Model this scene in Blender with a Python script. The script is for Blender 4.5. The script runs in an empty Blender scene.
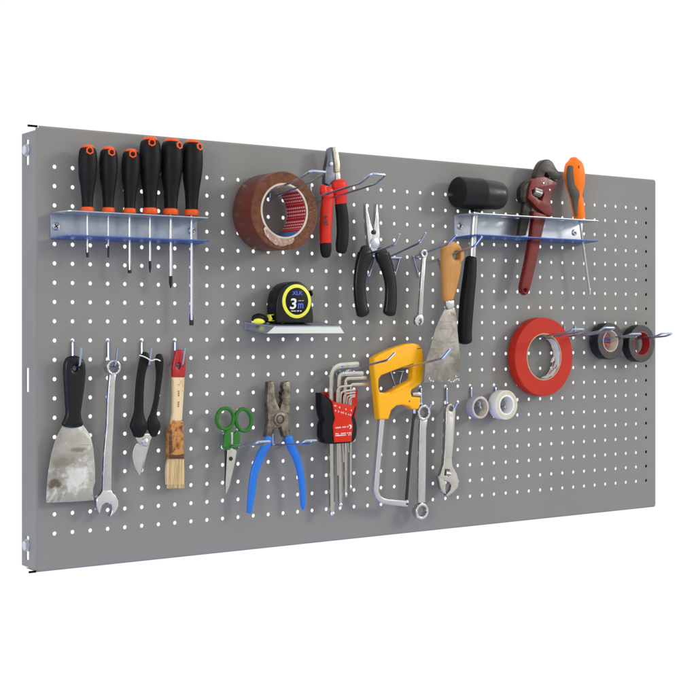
import bpy, bmesh, math, random
from mathutils import Vector, Matrix
random.seed(7)
P = 0.026                       # metres per hole pitch of the board
# camera fitted to the hole grid (in pitches / 696-px picture)
F, TH = 1394.96019, 0.611111226
CU, CN, CV, Y0 = -28.0124113, 67.8907029, 12.6350649, 328.283679
cT, sT = math.cos(TH), math.sin(TH)
scene = bpy.context.scene
col = scene.collection

# ---------------------------------------------------------------- board frame helpers
# board coordinates: u along the board, v up, n out of the board towards the viewer (all in hole pitches)
def proj(u, v, n):
    dx, dy, dz = u-CU, CN-n, v-CV
    R = cT*dx - sT*dy; D = sT*dx + cT*dy
    return 348+F*R/D, Y0-F*dz/D
def ray(x, y):
    a = (x-348)/F
    return a*cT+sT, -a*sT+cT, -(y-Y0)/F
def B(p, n):                    # where the sight line of a measured point meets depth n
    rx, ry, rz = ray(*p); t = (CN-n)/ry
    return CU+rx*t, CV+rz*t, n
def BU(p, u):                   # ... meets the plane u
    rx, ry, rz = ray(*p); t = (u-CU)/rx
    return u, CV+rz*t, CN-ry*t
def scales(p, n):
    u, v, _ = B(p, n); e = .01
    a = proj(u, v, n); b = proj(u+e, v, n); c = proj(u, v, n+e); d = proj(u, v+e, n)
    return (b[0]-a[0])/e, (a[1]-d[1])/e, (c[0]-a[0])/e
def Z(x0, y0, s): return lambda *pts: [(x0+x/s, y0+y/s) for x, y in pts]
def W(q): return Vector((q[0]*P, -q[2]*P, q[1]*P))

def catmull(pts, closed=False, sub=5):
    pts = [Vector(p) for p in pts]; n = len(pts); out = []
    rng = n if closed else n-1
    for i in range(rng):
        p1, p2 = pts[i], pts[(i+1) % n]
        p0 = pts[i-1] if (closed or i > 0) else p1*2-p2
        p3 = pts[(i+2) % n] if (closed or i+2 < n) else p2*2-p1
        for k in range(sub):
            t = k/sub
            out.append(.5*((2*p1)+(p2-p0)*t+(2*p0-5*p1+4*p2-p3)*t*t+(3*p1-p0-3*p2+p3)*t**3))
    if not closed: out.append(pts[-1])
    return out

class MB:
    def __init__(s): s.v = []; s.f = []
    def add(s, vs, fs):
        o = len(s.v); s.v += [tuple(v) for v in vs]; s.f += [[i+o for i in f] for f in fs]; return s
    # flat plate from outlines; pts are (a,b) pairs, mp maps (a,b,c) to board coordinates
    def plate(s, outer, holes=(), c0=0., c1=.1, bevel=0., mp=None, res=2):
        mp = mp or (lambda a, b, c: (a, b, c))
        bevel = min(bevel, (c1-c0)/2*.98)
        cu = bpy.data.curves.new('tmp', 'CURVE'); cu.dimensions = '2D'; cu.fill_mode = 'BOTH'
        for poly in [outer]+list(holes):
            sp = cu.splines.new('POLY'); sp.points.add(len(poly)-1); sp.use_cyclic_u = True
            for q, a in zip(sp.points, poly): q.co = (a[0], a[1], 0, 1)
        cu.extrude = (c1-c0)/2-bevel; cu.bevel_depth = bevel; cu.bevel_resolution = res; cu.offset = -bevel
        o = bpy.data.objects.new('tmp', cu); col.objects.link(o)
        me = bpy.data.meshes.new_from_object(o.evaluated_get(bpy.context.evaluated_depsgraph_get()))
        m = (c0+c1)/2
        s.add([mp(v.co.x, v.co.y, v.co.z+m) for v in me.vertices], [list(p.vertices) for p in me.polygons])
        bpy.data.meshes.remove(me); bpy.data.objects.remove(o); bpy.data.curves.remove(cu)
        return s
    # outline measured in the picture, standing at depth n1 (front) with real thickness t
    def outline(s, px, n1, t, holes=(), bevel=.03, smooth=0, res=2):
        def conv(pp): 
            if smooth: pp = [tuple(q) for q in catmull(pp, True, smooth)]
            return [B(p, n1)[:2] for p in pp]
        return s.plate(conv(px), [h if (h and h[0] == 'uv' and 0) else conv(h) for h in holes], n1-t, n1, bevel, res=res)
    def tube(s, path, r, seg=10, smooth=0, closed=False, cap=True, rn=None, flat=None):
        if smooth: path = catmull(path, closed, smooth)
        path = [Vector(p) for p in path]; n = len(path)
        rs = r if isinstance(r, (list, tuple)) else [r]*n
        if len(rs) != n: 
            m = len(rs); rs = [rs[min(m-1, int(i*(m-1)/(n-1)))]*(1-((i*(m-1)/(n-1)) % 1))+rs[min(m-1, int(i*(m-1)/(n-1))+1)]*((i*(m-1)/(n-1)) % 1) for i in range(n)]
        ref = Vector(flat) if flat else None
        rings = []; prev = None
        for i in range(n):
            a = path[i-1] if (closed or i > 0) else path[i]; b = path[(i+1) % n] if (closed or i < n-1) else path[i]
            t = (b-a).normalized()
            if ref is not None: x = ref.copy()
            elif prev is None: x = Vector((0, 0, 1)) if abs(t.z) < .9 else Vector((1, 0, 0))
            else: x = prev
            x = (x-t*x.dot(t)).normalized(); y = t.cross(x); prev = x
            k = rn if rn else 1
            rings.append([path[i]+x*(rs[i]*k*math.cos(w))+y*(rs[i]*math.sin(w)) for w in [2*math.pi*j/seg for j in range(seg)]])
        vs = [q for rg in rings for q in rg]; fs = []
        for i in range(n if closed else n-1):
            i2 = (i+1) % n
            for j in range(seg): fs.append([i*seg+j, i*seg+(j+1) % seg, i2*seg+(j+1) % seg, i2*seg+j])
        if cap and not closed: fs += [list(range(seg))[::-1], [(n-1)*seg+j for j in range(seg)]]
        return s.add(vs, fs)
    # rounded bar between two measured edges; k = thickness / width
    def loft(s, L, R, n, k=.6, seg=20, sub=4, pw=2.3, round0=True, round1=True, tmax=None):
        rows = []
        for a, b in zip(L, R):
            m = ((a[0]+b[0])/2, (a[1]+b[1])/2); nn = n
            pu, pv, pn = scales(m, nn)
            hx, hy = (b[0]-a[0])/2, (b[1]-a[1])/2
            hw = math.hypot(hx/math.sqrt(pu*pu+k*k*pn*pn), hy/pv)
            rows.append((*B(m, nn), hw))
        rr = catmull([Vector((r[0], r[1], r[2])) for r in rows], False, sub)
        hw = [v.x for v in catmull([Vector((r[3], 0, 0)) for r in rows], False, sub)]
        return s.body(rr, hw, k, seg, pw, round0, round1, tmax)
    def body(s, rr, hw, k=1., seg=20, pw=2.3, round0=True, round1=True, tmax=None):
        def dome(end):
            o = rr[0] if end == 0 else rr[-1]; q = rr[1] if end == 0 else rr[-2]; h = hw[0] if end == 0 else hw[-1]
            d = (o-q).normalized(); k_ = .55*h
            return [(o+d*k_*math.sin(a), h*math.cos(a)) for a in (.4, .8, 1.15, 1.4)]
        pts = list(zip(rr, hw))
        if round0: pts = dome(0)[::-1]+pts
        if round1: pts = pts+dome(1)
        n = len(pts); vs = []; fs = []
        for i in range(n):
            a = pts[max(i-1, 0)][0]; b = pts[min(i+1, n-1)][0]; t = (b-a).normalized()
            z = Vector((0, 0, 1)); z = (z-t*z.dot(t)).normalized(); x = t.cross(z)
            for j in range(seg):
                w = 2*math.pi*j/seg; c, sn = math.cos(w), math.sin(w)
                c_ = math.copysign(abs(c)**(2/pw), c); s_ = math.copysign(abs(sn)**(2/pw), sn)
                th = pts[i][1]*k
                if tmax: th = min(th, tmax)
                vs.append(pts[i][0]+x*(pts[i][1]*c_)+z*(th*s_))
        for i in range(n-1):
            for j in range(seg): fs.append([i*seg+j, i*seg+(j+1) % seg, (i+1)*seg+(j+1) % seg, (i+1)*seg+j])
        fs += [list(range(seg))[::-1], [(n-1)*seg+j for j in range(seg)]]
        return s.add(vs, fs)
    # lathe: profile of (radius, height) about an axis
    def lathe(s, c, prof, axis=(0, 0, 1), seg=40, closed=True, wob=None):
        ax = Vector(axis).normalized(); x = Vector((0, 1, 0)) if abs(ax.y) < .9 else Vector((1, 0, 0))
        x = (x-ax*x.dot(ax)).normalized(); y = ax.cross(x); c = Vector(c); vs = []; fs = []; m = len(prof)
        for j in range(seg):
            w = 2*math.pi*j/seg; d = x*math.cos(w)+y*math.sin(w)
            for r, h in prof: vs.append(c+d*(r*(wob(w, r, h) if wob else 1))+ax*h)
        for j in range(seg):
            for i in range(m if closed else m-1): 
                i2 = (i+1) % m; j2 = (j+1) % seg
                fs.append([j*m+i, j2*m+i, j2*m+i2, j*m+i2])
        return s.add(vs, fs)
    def disc(s, c, r, h, axis=(0, 0, 1), seg=24, b=.2):     # solid button with softened rim
        e = min(r, h)*b
        s.lathe(c, [(.0001, 0), (r, 0), (r, h-e), (r-e*.3, h-e*.3), (r-e, h), (.0001, h)], axis, seg, False); return s
    def ring(s, c, ro, ri, n0, n1, seg=64, b=.03, axis=(0, 0, 1), wob=None):
        pr = [(ri, n0), (ro-b, n0), (ro-b*.3, n0+b*.3), (ro, n0+b), (ro, n1-b), (ro-b*.3, n1-b*.3), (ro-b, n1), (ri, n1)]
        return s.lathe(c, pr, axis, seg, True, wob)
    def box(s, a, b):
        (x0, y0, z0), (x1, y1, z1) = a, b
        return s.add([(x0, y0, z0), (x1, y0, z0), (x1, y1, z0), (x0, y1, z0), (x0, y0, z1), (x1, y0, z1), (x1, y1, z1), (x0, y1, z1)],
                     [[0, 3, 2, 1], [4, 5, 6, 7], [0, 1, 5, 4], [1, 2, 6, 5], [2, 3, 7, 6], [3, 0, 4, 7]])
    # lettering fitted to a measured box: tl, tr, bl picture points at depth n
    def text(s, body, tl, tr, bl, n, t=.012, shear=0.):
        cu = bpy.data.curves.new('tmp', 'FONT'); cu.body = body; cu.extrude = .01; cu.offset = .018; cu.shear = shear
        o = bpy.data.objects.new('tmp', cu); col.objects.link(o)
        me = bpy.data.meshes.new_from_object(o.evaluated_get(bpy.context.evaluated_depsgraph_get()))
        xs = [v.co.x for v in me.vertices]; ys = [v.co.y for v in me.vertices]
        A, R, D = Vector(B(tl, n)), Vector(B(tr, n)), Vector(B(bl, n))
        vs = []
        for v in me.vertices:
            a = (v.co.x-min(xs))/(max(xs)-min(xs)); b = (max(ys)-v.co.y)/(max(ys)-min(ys))
            q = A+(R-A)*a+(D-A)*b; q.z = n+(t if v.co.z > 0 else 0); vs.append(q)
        s.add(vs, [list(p.vertices) for p in me.polygons])
        bpy.data.meshes.remove(me); bpy.data.objects.remove(o); bpy.data.curves.remove(cu); return s

# ---------------------------------------------------------------- things and parts
def thing(name, label, cat, at, group=None):
    o = bpy.data.objects.new(name, None); col.objects.link(o); o.empty_display_size = .02
    o.location = W(at); o['label'] = label; o['category'] = cat
    if group: o['group'] = group
    return o
def build(name, mb, mat, parent=None, label=None, angle=35):
    root = parent
    while root is not None and root.parent is not None: root = root.parent
    off = root.location if root is not None else Vector((0, 0, 0))
    me = bpy.data.meshes.new(name)
    me.from_pydata([W(v)-off for v in mb.v], [], mb.f)
    bm = bmesh.new(); bm.from_mesh(me); bmesh.ops.remove_doubles(bm, verts=bm.verts, dist=P*.0008)
    bmesh.ops.recalc_face_normals(bm, faces=bm.faces); bm.to_mesh(me); bm.free()
    me.shade_smooth(); me.set_sharp_from_angle(angle=math.radians(angle))
    me.materials.append(mat)
    o = bpy.data.objects.new(name, me); col.objects.link(o)
    if parent is not None: o.parent = parent
    if label: o['label'] = label
    return o
def single(name, mb, mat, label, cat, group=None, at=None, angle=35):
    at = W(at) if at else sum((W(v) for v in mb.v), Vector())/len(mb.v)
    o = build(name, mb, mat, angle=angle); o.data.transform(Matrix.Translation(-at)); o.location = at
    o['label'] = label; o['category'] = cat
    if group: o['group'] = group
    return o

def strokes(tl, tr, bl, n, rows, seed, t=.008, dens=.8):       # lettering too small to read in the picture
    random.seed(seed); A, R, D = (Vector(B(q, n)) for q in (tl, tr, bl)); mb = MB(); ex, ey = R-A, D-A
    for r in range(rows):
        x = 0.
        while x < 1:
            w = random.uniform(.025, .06)
            if random.random() < dens:
                y0 = (r+.12+random.uniform(0, .12))/rows; y1 = (r+.86-random.uniform(0, .14))/rows
                q = [A+ex*x+ey*y0, A+ex*min(1, x+w)+ey*y0, A+ex*min(1, x+w)+ey*y1, A+ex*x+ey*y1]
                mb.add([(p.x, p.y, n+t) for p in q], [[0, 1, 2, 3]])
            x += w+.02
    random.seed(7); return mb
# ---------------------------------------------------------------- materials
def mat(name, c, rough=.5, metal=0., c2=None, scale=40, detail=4, fac=(.4, .65), bump=0., bscale=200, rvar=.0, coat=0., stretch=None, spec=None, sheen=0, alpha=None, sss=0):
    m = bpy.data.materials.new(name); m.use_nodes = True; nt = m.node_tree; b = nt.nodes['Principled BSDF']
    b.inputs['Base Color'].default_value = (*c, 1); b.inputs['Roughness'].default_value = rough; b.inputs['Metallic'].default_value = metal
    if coat: b.inputs['Coat Weight'].default_value = coat; b.inputs['Coat Roughness'].default_value = .15
    if spec is not None: b.inputs['Specular IOR Level'].default_value = spec
    if sss: b.inputs['Subsurface Weight'].default_value = sss; b.inputs['Subsurface Radius'].default_value = (.004, .003, .002)
    tc = nt.nodes.new('ShaderNodeTexCoord'); src = tc.outputs['Object']
    if stretch:
        mp = nt.nodes.new('ShaderNodeMapping'); mp.inputs['Scale'].default_value = stretch
        nt.links.new(src, mp.inputs['Vector']); src = mp.outputs[0]
    if c2 or rvar:
        nz = nt.nodes.new('ShaderNodeTexNoise'); nz.inputs['Scale'].default_value = scale; nz.inputs['Detail'].default_value = detail; nz.inputs['Roughness'].default_value = .65
        nt.links.new(src, nz.inputs['Vector'])
        mr = nt.nodes.new('ShaderNodeMapRange'); mr.inputs[1].default_value, mr.inputs[2].default_value = fac
        nt.links.new(nz.outputs[0], mr.inputs[0])
        if c2:
            mx = nt.nodes.new('ShaderNodeMix'); mx.data_type = 'RGBA'; mx.inputs[6].default_value = (*c, 1); mx.inputs[7].default_value = (*c2, 1)
            nt.links.new(mr.outputs[0], mx.inputs[0]); nt.links.new(mx.outputs[2], b.inputs['Base Color'])
        if rvar:
            m2 = nt.nodes.new('ShaderNodeMapRange'); m2.inputs[3].default_value = max(.05, rough-rvar); m2.inputs[4].default_value = min(1, rough+rvar)
            nt.links.new(mr.outputs[0], m2.inputs[0]); nt.links.new(m2.outputs[0], b.inputs['Roughness'])
    if bump:
        n2 = nt.nodes.new('ShaderNodeTexNoise'); n2.inputs['Scale'].default_value = bscale; n2.inputs['Detail'].default_value = 3
        nt.links.new(src, n2.inputs['Vector']); bp = nt.nodes.new('ShaderNodeBump'); bp.inputs['Strength'].default_value = bump; bp.inputs['Distance'].default_value = .001
        nt.links.new(n2.outputs[0], bp.inputs['Height']); nt.links.new(bp.outputs[0], b.inputs['Normal'])
    return m
M = {}
M['paint'] = mat('grey_powder_coat', (.232, .230, .221), .6, bump=.06, bscale=900, c2=(.224, .222, .213), scale=9, detail=8, rvar=.08, spec=.2)
M['dark'] = mat('flat_black', (.004, .004, .004), .9, spec=.05)  # plain black for the added shade strip and corner slivers
M['zinc'] = mat('blue_zinc_plate', (.46, .51, .58), .34, .8, c2=(.36, .42, .50), scale=18, rvar=.06)
M['zinc2'] = mat('bright_zinc_plate', (.60, .64, .68), .42, .8, c2=(.54, .58, .63), scale=18, rvar=.05)
M['blue_lit'] = mat('zinc_painted_blue_light', (.085, .16, .42), .38, .35, c2=(.065, .135, .37), scale=18, rvar=.06, spec=.3)  # blue reflected light painted into the colour of the lower shelves
M['wire'] = mat('zinc_wire', (.52, .60, .80), .22, 1, rvar=.08, scale=60)
M['chrome'] = mat('chrome_steel', (.66, .66, .68), .24, 1, rvar=.04, scale=80)
M['satin'] = mat('satin_chrome', (.60, .60, .58), .30, 1, c2=(.48, .48, .45), scale=70, rvar=.08)
M['nickel'] = mat('nickel_steel', (.62, .60, .55), .28, 1, c2=(.50, .48, .43), scale=60, rvar=.07)
M['nutsteel'] = mat('grey_nut_steel', (.34, .33, .31), .45, .9, c2=(.24, .23, .21), scale=90)
M['steel_dark'] = mat('dark_tool_steel', (.022, .020, .018), .42, .45, c2=(.048, .042, .036), scale=60, rvar=.1, spec=.3)
M['tip'] = mat('blackened_tip', (.012, .012, .014), .4, .3)
def worn_steel(name, light, dark, bright, sc, seed, lo, hi, patches=()):
    m = mat(name, light, .34, 1, bump=.12, bscale=140); nt = m.node_tree; b = nt.nodes['Principled BSDF']; N = nt.nodes.new
    tc = N('ShaderNodeTexCoord'); mp = N('ShaderNodeMapping'); mp.inputs['Location'].default_value = (seed, seed*.7, seed*.3); nt.links.new(tc.outputs['Object'], mp.inputs[0])
    def noise(scale, dist, a, c, vec=None, detail=12, rough=.7):
        n = N('ShaderNodeTexNoise'); n.inputs['Scale'].default_value = scale; n.inputs['Detail'].default_value = detail; n.inputs['Roughness'].default_value = rough; n.inputs['Distortion'].default_value = dist
        nt.links.new(vec or mp.outputs[0], n.inputs['Vector']); r = N('ShaderNodeMapRange'); r.inputs[1].default_value = a; r.inputs[2].default_value = c; nt.links.new(n.outputs[0], r.inputs[0]); return r.outputs[0]
    def mix(fac, a, c):
        x = N('ShaderNodeMix'); x.data_type = 'RGBA'; nt.links.new(fac, x.inputs[0])
        for i, q in ((6, a), (7, c)):
            if isinstance(q, tuple): x.inputs[i].default_value = (*q, 1)
            else: nt.links.new(q, x.inputs[i])
        return x.outputs[2]
    st = N('ShaderNodeMapping'); st.inputs['Scale'].default_value = (.25, 1, 2.2); st.inputs['Rotation'].default_value = (0, .35, 0); nt.links.new(mp.outputs[0], st.inputs[0])
    c1 = mix(noise(sc, 1.2, lo, hi), light, dark)
    c2 = mix(noise(sc*2.2, .6, .53, .65), c1, bright)
    c3 = mix(noise(sc*9, .2, .60, .66, st.outputs[0]), c2, tuple(q*.88 for q in dark))
    for (px_, pz_), (sx_, sz_), colr, k_ in patches:      # soft edged stains with their own place on the blade
        nz = N('ShaderNodeTexNoise'); nz.inputs['Scale'].default_value = 110; nz.inputs['Detail'].default_value = 8; nt.links.new(tc.outputs['Object'], nz.inputs['Vector'])
        pm = N('ShaderNodeMapping'); pm.vector_type = 'POINT'; pm.inputs['Location'].default_value = (-px_/sx_, 0, -pz_/sz_); pm.inputs['Scale'].default_value = (1/sx_, 0, 1/sz_); nt.links.new(tc.outputs['Object'], pm.inputs[0])
        ln = N('ShaderNodeVectorMath'); ln.operation = 'LENGTH'; nt.links.new(pm.outputs[0], ln.inputs[0])
        ma = N('ShaderNodeMath'); ma.operation = 'MULTIPLY_ADD'; ma.inputs[1].default_value = 2.4; nt.links.new(nz.outputs[0], ma.inputs[0]); nt.links.new(ln.outputs['Value'], ma.inputs[2])
        r = N('ShaderNodeMapRange'); r.inputs[1].default_value = 1.75; r.inputs[2].default_value = 2.25; r.inputs[3].default_value = k_; r.inputs[4].default_value = 0; nt.links.new(ma.outputs[0], r.inputs[0])
        c3 = mix(r.outputs[0], c3, colr)
    nt.links.new(c3, b.inputs['Base Color'])
    rr = N('ShaderNodeMapRange'); rr.inputs[3].default_value = .24; rr.inputs[4].default_value = .52; nt.links.new(noise(sc*1.4, 1., .4, .62), rr.inputs[0]); nt.links.new(rr.outputs[0], b.inputs['Roughness'])
    return m
M['worn'] = worn_steel('worn_scraper_steel', (.44, .43, .39), (.31, .295, .26), (.74, .74, .72), 11, 5.6, .46, .60, [((.012, .030), (.022, .019), (.80, .80, .79), .75), ((-.0195, .0235), (.0105, .0062), (.13, .105, .08), .85), ((-.008, .052), (.016, .006), (.24, .225, .19), .6), ((.014, .068), (.012, .004), (.17, .155, .13), .7)])
M['worn2'] = worn_steel('stained_scraper_steel', (.31, .29, .265), (.205, .185, .16), (.38, .36, .335), 16, 8.4, .44, .60)
M['plierhead'] = mat('oily_forged_steel', (.27, .24, .19), .42, .85, c2=(.07, .055, .04), scale=70, detail=8, fac=(.40, .66), bump=.4, bscale=300)
M['rubber'] = mat('black_rubber', (.006, .006, .007), .5, bump=.05, bscale=600, c2=(.009, .009, .010), scale=50, spec=.16)
M['gloss'] = mat('black_plastic', (.005, .005, .006), .32, bump=.03, bscale=400, spec=.3)
M['orange'] = mat('orange_plastic', (.92, .19, .008), .45, spec=.2)
M['orangered'] = mat('orange_red_plastic', (.78, .10, .015), .45, spec=.25)
M['hexhole'] = mat('dark_red_recess', (.055, .004, .003), .6)
M['red'] = mat('red_dipped_grip', (.64, .020, .010), .38, rvar=.06, scale=50, spec=.25)
M['redplast'] = mat('red_plastic', (.60, .022, .006), .5, spec=.2)
M['redpaint'] = mat('chipped_red_enamel', (.170, .014, .010), .42, c2=(.095, .009, .007), scale=60, detail=8, fac=(.45, .7), bump=.2, bscale=150, rvar=.1, spec=.3)
M['blue'] = mat('blue_dipped_grip', (.018, .165, .60), .36, rvar=.05, scale=40, spec=.3)
M['green'] = mat('green_plastic', (.028, .165, .020), .4, spec=.25)
M['yellow'] = mat('amber_plastic', (.90, .43, .005), .36, bump=.03, bscale=300, spec=.3)
M['lime'] = mat('lime_yellow_plastic', (.78, .78, .055), .45)
M['white'] = mat('white_print', (.80, .80, .80), .5)
M['bluep'] = mat('blue_print', (.06, .13, .62), .5)
M['blackp'] = mat('black_print', (.02, .015, .015), .6)
M['wood'] = mat('varnished_beech', (.54, .265, .07), .42, c2=(.42, .185, .048), scale=60, stretch=(1, 1, .09), fac=(.35, .7), spec=.25)
M['woodraw'] = mat('pale_spattered_wood', (.72, .56, .33), .55, c2=(.38, .22, .08), scale=110, detail=9, fac=(.54, .68), stretch=(1, 1, .35))
M['redend'] = mat('red_lacquered_end', (.40, .008, .008), .32, c2=(.55, .26, .12), scale=90, detail=6, fac=(.64, .72))
M['ferrule'] = mat('varnish_crusted_band', (.50, .215, .045), .35, c2=(.12, .035, .012), scale=150, detail=8, fac=(.46, .63), bump=.5, bscale=250)
M['bristle'] = mat('straw_bristle', (.80, .64, .36), .7, c2=(.60, .45, .21), scale=300, stretch=(1, 1, .05))
M['brownface'] = mat('brown_winding_edge', (.160, .050, .016), .42, c2=(.060, .018, .007), scale=120, detail=9, fac=(.40, .68), bump=.2, bscale=300, spec=.25)
M['browntape'] = mat('brown_packing_tape', (.135, .030, .014), .36, c2=(.085, .018, .008), scale=45, spec=.5, bump=.35, bscale=45, stretch=(1, .05, 1))
M['card'] = mat('cardboard_core', (.62, .56, .46), .8, c2=(.52, .45, .35), scale=60)
M['kraft'] = mat('tan_core', (.50, .36, .19), .8)
M['redtape'] = mat('red_film_tape', (.48, .026, .012), .5, c2=(.44, .022, .010), scale=14, spec=.2)
M['blacktape'] = mat('black_vinyl_tape', (.010, .010, .011), .42, spec=.3)
M['blackside'] = mat('dusty_vinyl_side', (.052, .047, .043), .6, c2=(.035, .032, .030), scale=90)
M['whitetape'] = mat('white_cloth_tape', (.74, .73, .68), .7, bump=.1, bscale=700)
M['creamside'] = mat('cream_tape_side', (.60, .57, .42), .75, c2=(.52, .49, .35), scale=120)
M['greytape'] = mat('translucent_grey_tape', (.36, .36, .42), .3, coat=.3)
M['string'] = mat('white_string', (.8, .8, .78), .7)
M['paper'] = mat('white_paper_liner', (.72, .72, .72), .6)
M['bluelabel'] = mat('blue_label', (.03, .17, .48), .5)
M['film'] = mat('peeled_tape_film', (.33, .20, .145), .3, c2=(.55, .44, .38), scale=140, detail=8, fac=(.5, .68), bump=.3, bscale=220)

def checker_label():            # red core print with rows of small pale dashes
    m = mat('red_core_print', (.42, .008, .018), .5); nt = m.node_tree; b = nt.nodes['Principled BSDF']
    tc = nt.nodes.new('ShaderNodeTexCoord'); sp = nt.nodes.new('ShaderNodeSeparateXYZ'); nt.links.new(tc.outputs['UV'], sp.inputs[0])
    def stripe(sock, k, lo):
        a = nt.nodes.new('ShaderNodeMath'); a.operation = 'MULTIPLY'; a.inputs[1].default_value = k; nt.links.new(sock, a.inputs[0])
        f = nt.nodes.new('ShaderNodeMath'); f.operation = 'FRACT'; nt.links.new(a.outputs[0], f.inputs[0])
        g = nt.nodes.new('ShaderNodeMath'); g.operation = 'GREATER_THAN'; g.inputs[1].default_value = lo; nt.links.new(f.outputs[0], g.inputs[0]); return g.outputs[0]
    def mul(a, c):
        k = nt.nodes.new('ShaderNodeMath'); k.operation = 'MULTIPLY'; nt.links.new(a, k.inputs[0]); nt.links.new(c, k.inputs[1]); return k.outputs[0]
    x = mul(mul(stripe(sp.outputs[0], 9, .30), stripe(sp.outputs[1], 13, .52)), stripe(sp.outputs[1], 13/4., .22))
    mx = nt.nodes.new('ShaderNodeMix'); mx.data_type = 'RGBA'; mx.inputs[6].default_value = (.42, .008, .018, 1); mx.inputs[7].default_value = (.75, .42, .44, 1)
    nt.links.new(x, mx.inputs[0]); nt.links.new(mx.outputs[2], b.inputs['Base Color']); return m
M['coreprint'] = checker_label()

# ================================================================ the perforated board
board = thing('pegboard', 'grey perforated steel tool panel with folded edges and rows of round holes', 'pegboard', (23, .08, -1))
def make_sheet():
    mb = MB(); seg = 16; r = .113; dep = -.045
    def quad(u0, v0, u1, v1): mb.add([(u0, v0, 0), (u1, v0, 0), (u1, v1, 0), (u0, v1, 0)], [[0, 1, 2, 3]])
    e = .12
    quad(e, .08+e, .5, 23.08-e); quad(45.5, .08+e, 46-e, 23.08-e); quad(.5, .08+e, 45.5, 1.5); quad(.5, 21.5, 45.5, 23.08-e)
    for i in range(1, 46):
        for j in range(2, 22):
            vs = []; 
            for k in range(seg):
                w = 2*math.pi*(k+.5)/seg; c, s_ = math.cos(w), math.sin(w); q = .5/max(abs(c), abs(s_))
                vs.append((i+c*q, j+s_*q, 0))
            for k in range(seg):
                w = 2*math.pi*(k+.5)/seg; vs.append((i+r*math.cos(w), j+r*math.sin(w), 0))
            for k in range(seg):
                w = 2*math.pi*(k+.5)/seg; vs.append((i+r*math.cos(w), j+r*math.sin(w), dep))
            fs = [[k, (k+1) % seg, seg+(k+1) % seg, seg+k] for k in range(seg)]
            for cx, cy, k in ((1, 1, 1), (-1, 1, 5), (-1, -1, 9), (1, -1, 13)):
                vs.append((i+.5*cx, j+.5*cy, 0)); fs.append([k, len(vs)-1, k+1])
            fs += [[seg+k, seg+(k+1) % seg, 2*seg+(k+1) % seg, 2*seg+k] for k in range(seg)]
            mb.add(vs, fs)
    return mb
E_ = .12
def fold(path_fn, ends):        # rounded fold from the face to a flange
    mb = MB(); pts = [(E_*(1-math.sin(a)), -E_*(1-math.cos(a))) for a in [k*math.pi/2/6 for k in range(7)]]
    for i in range(6):
        (a0, n0), (a1, n1) = pts[i], pts[i+1]
        mb.add([path_fn(a0, ends[0], n0), path_fn(a0, ends[1], n0), path_fn(a1, ends[1], n1), path_fn(a1, ends[0], n1)], [[0, 1, 2, 3]])
    return mb
V0, V1 = .08, 23.08
sheet = make_sheet()
sh = build('face_sheet', sheet, M['paint'], board, angle=30)
# side flange with slots
lf = fold(lambda a, e, n: (a, e, n), (V0+E_, V1-E_))
ns = [-E_, -1.0, -1.38, -1.95]
def slotv(y): return B((27.5, y), -1.2)[1]
slots = [(slotv(165), slotv(139.6)), (slotv(392), slotv(368)), (slotv(560), slotv(536))]
vs_ = sorted([V0+.12, V1-.24]+[q for s_ in slots for q in s_])
for i in range(3):
    for j in range(len(vs_)-1):
        mid = (vs_[j]+vs_[j+1])/2
        if i == 1 and any(a < mid < b for a, b in slots): continue
        for du in (0, .05):
            lf.add([(du, vs_[j], ns[i]), (du, vs_[j+1], ns[i]), (du, vs_[j+1], ns[i+1]), (du, vs_[j], ns[i+1])], [[0, 1, 2, 3]])
for a, b in slots:
    lf.add([(0, a, -1.0), (.05, a, -1.0), (.05, b, -1.0), (0, b, -1.0)], [[0, 1, 2, 3]]); lf.add([(0, a, -1.38), (.05, a, -1.38), (.05, b, -1.38), (0, b, -1.38)], [[0, 1, 2, 3]])
    lf.add([(0, a, -1.0), (.05, a, -1.0), (.05, a, -1.38), (0, a, -1.38)], [[0, 1, 2, 3]]); lf.add([(0, b, -1.0), (.05, b, -1.0), (.05, b, -1.38), (0, b, -1.38)], [[0, 1, 2, 3]])
build('side_flange', lf, M['paint'], board)
rf = fold(lambda a, e, n: (46-a, e, n), (V0+E_, V1-E_)); rf.add([(46, V0+.1, -E_), (46, V1-.1, -E_), (46, V1-.1, -1.7), (46, V0+.1, -1.7)], [[0, 1, 2, 3]])
build('side_flange', rf, M['paint'], board)
tf = fold(lambda a, e, n: (e, V1-a, n), (E_, 46-E_)); tf.add([(1.5, V1, -E_), (45.9, V1, -E_), (45.9, V1, -1.7), (1.5, V1, -1.7)], [[0, 1, 2, 3]])
build('top_flange', tf, M['paint'], board)
bf = fold(lambda a, e, n: (e, V0+a, n), (E_, 46-E_)); bf.add([(.1, V0, -E_), (45.9, V0, -E_), (45.9, V0, -1.7), (.1, V0, -1.7)], [[0, 1, 2, 3]])
build('bottom_flange', bf, M['paint'], board)
build('shade_strip', MB().box((45.86, V0+.2, -1.66), (45.92, V1-.2, -.2)), M['dark'], board, 'added black strip for the shade inside the right edge, seen through the last holes')  # added strip, stands for the shade inside the right flange
build('corner_sliver', MB().box((-.40, V1-.09, -.2), (.12, V1+.01, -.125)), M['dark'], board)  # added black slivers past the left corners, no known panel part
build('corner_sliver', MB().box((-.34, V0-.02, -.2), (.05, V0+.08, -.125)), M['dark'], board)
for y in (150, 545.5):
    q = BU((27.6, y), -.02)
    o = build('bolt', MB().disc((0, q[1], -1.19), .27, .2, (-1, 0, 0), 6, .15), M['zinc2'], board)
    build('washer', MB().disc((.0, q[1], -1.19), .33, .05, (-1, 0, 0), 20), M['zinc'], o)

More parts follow.
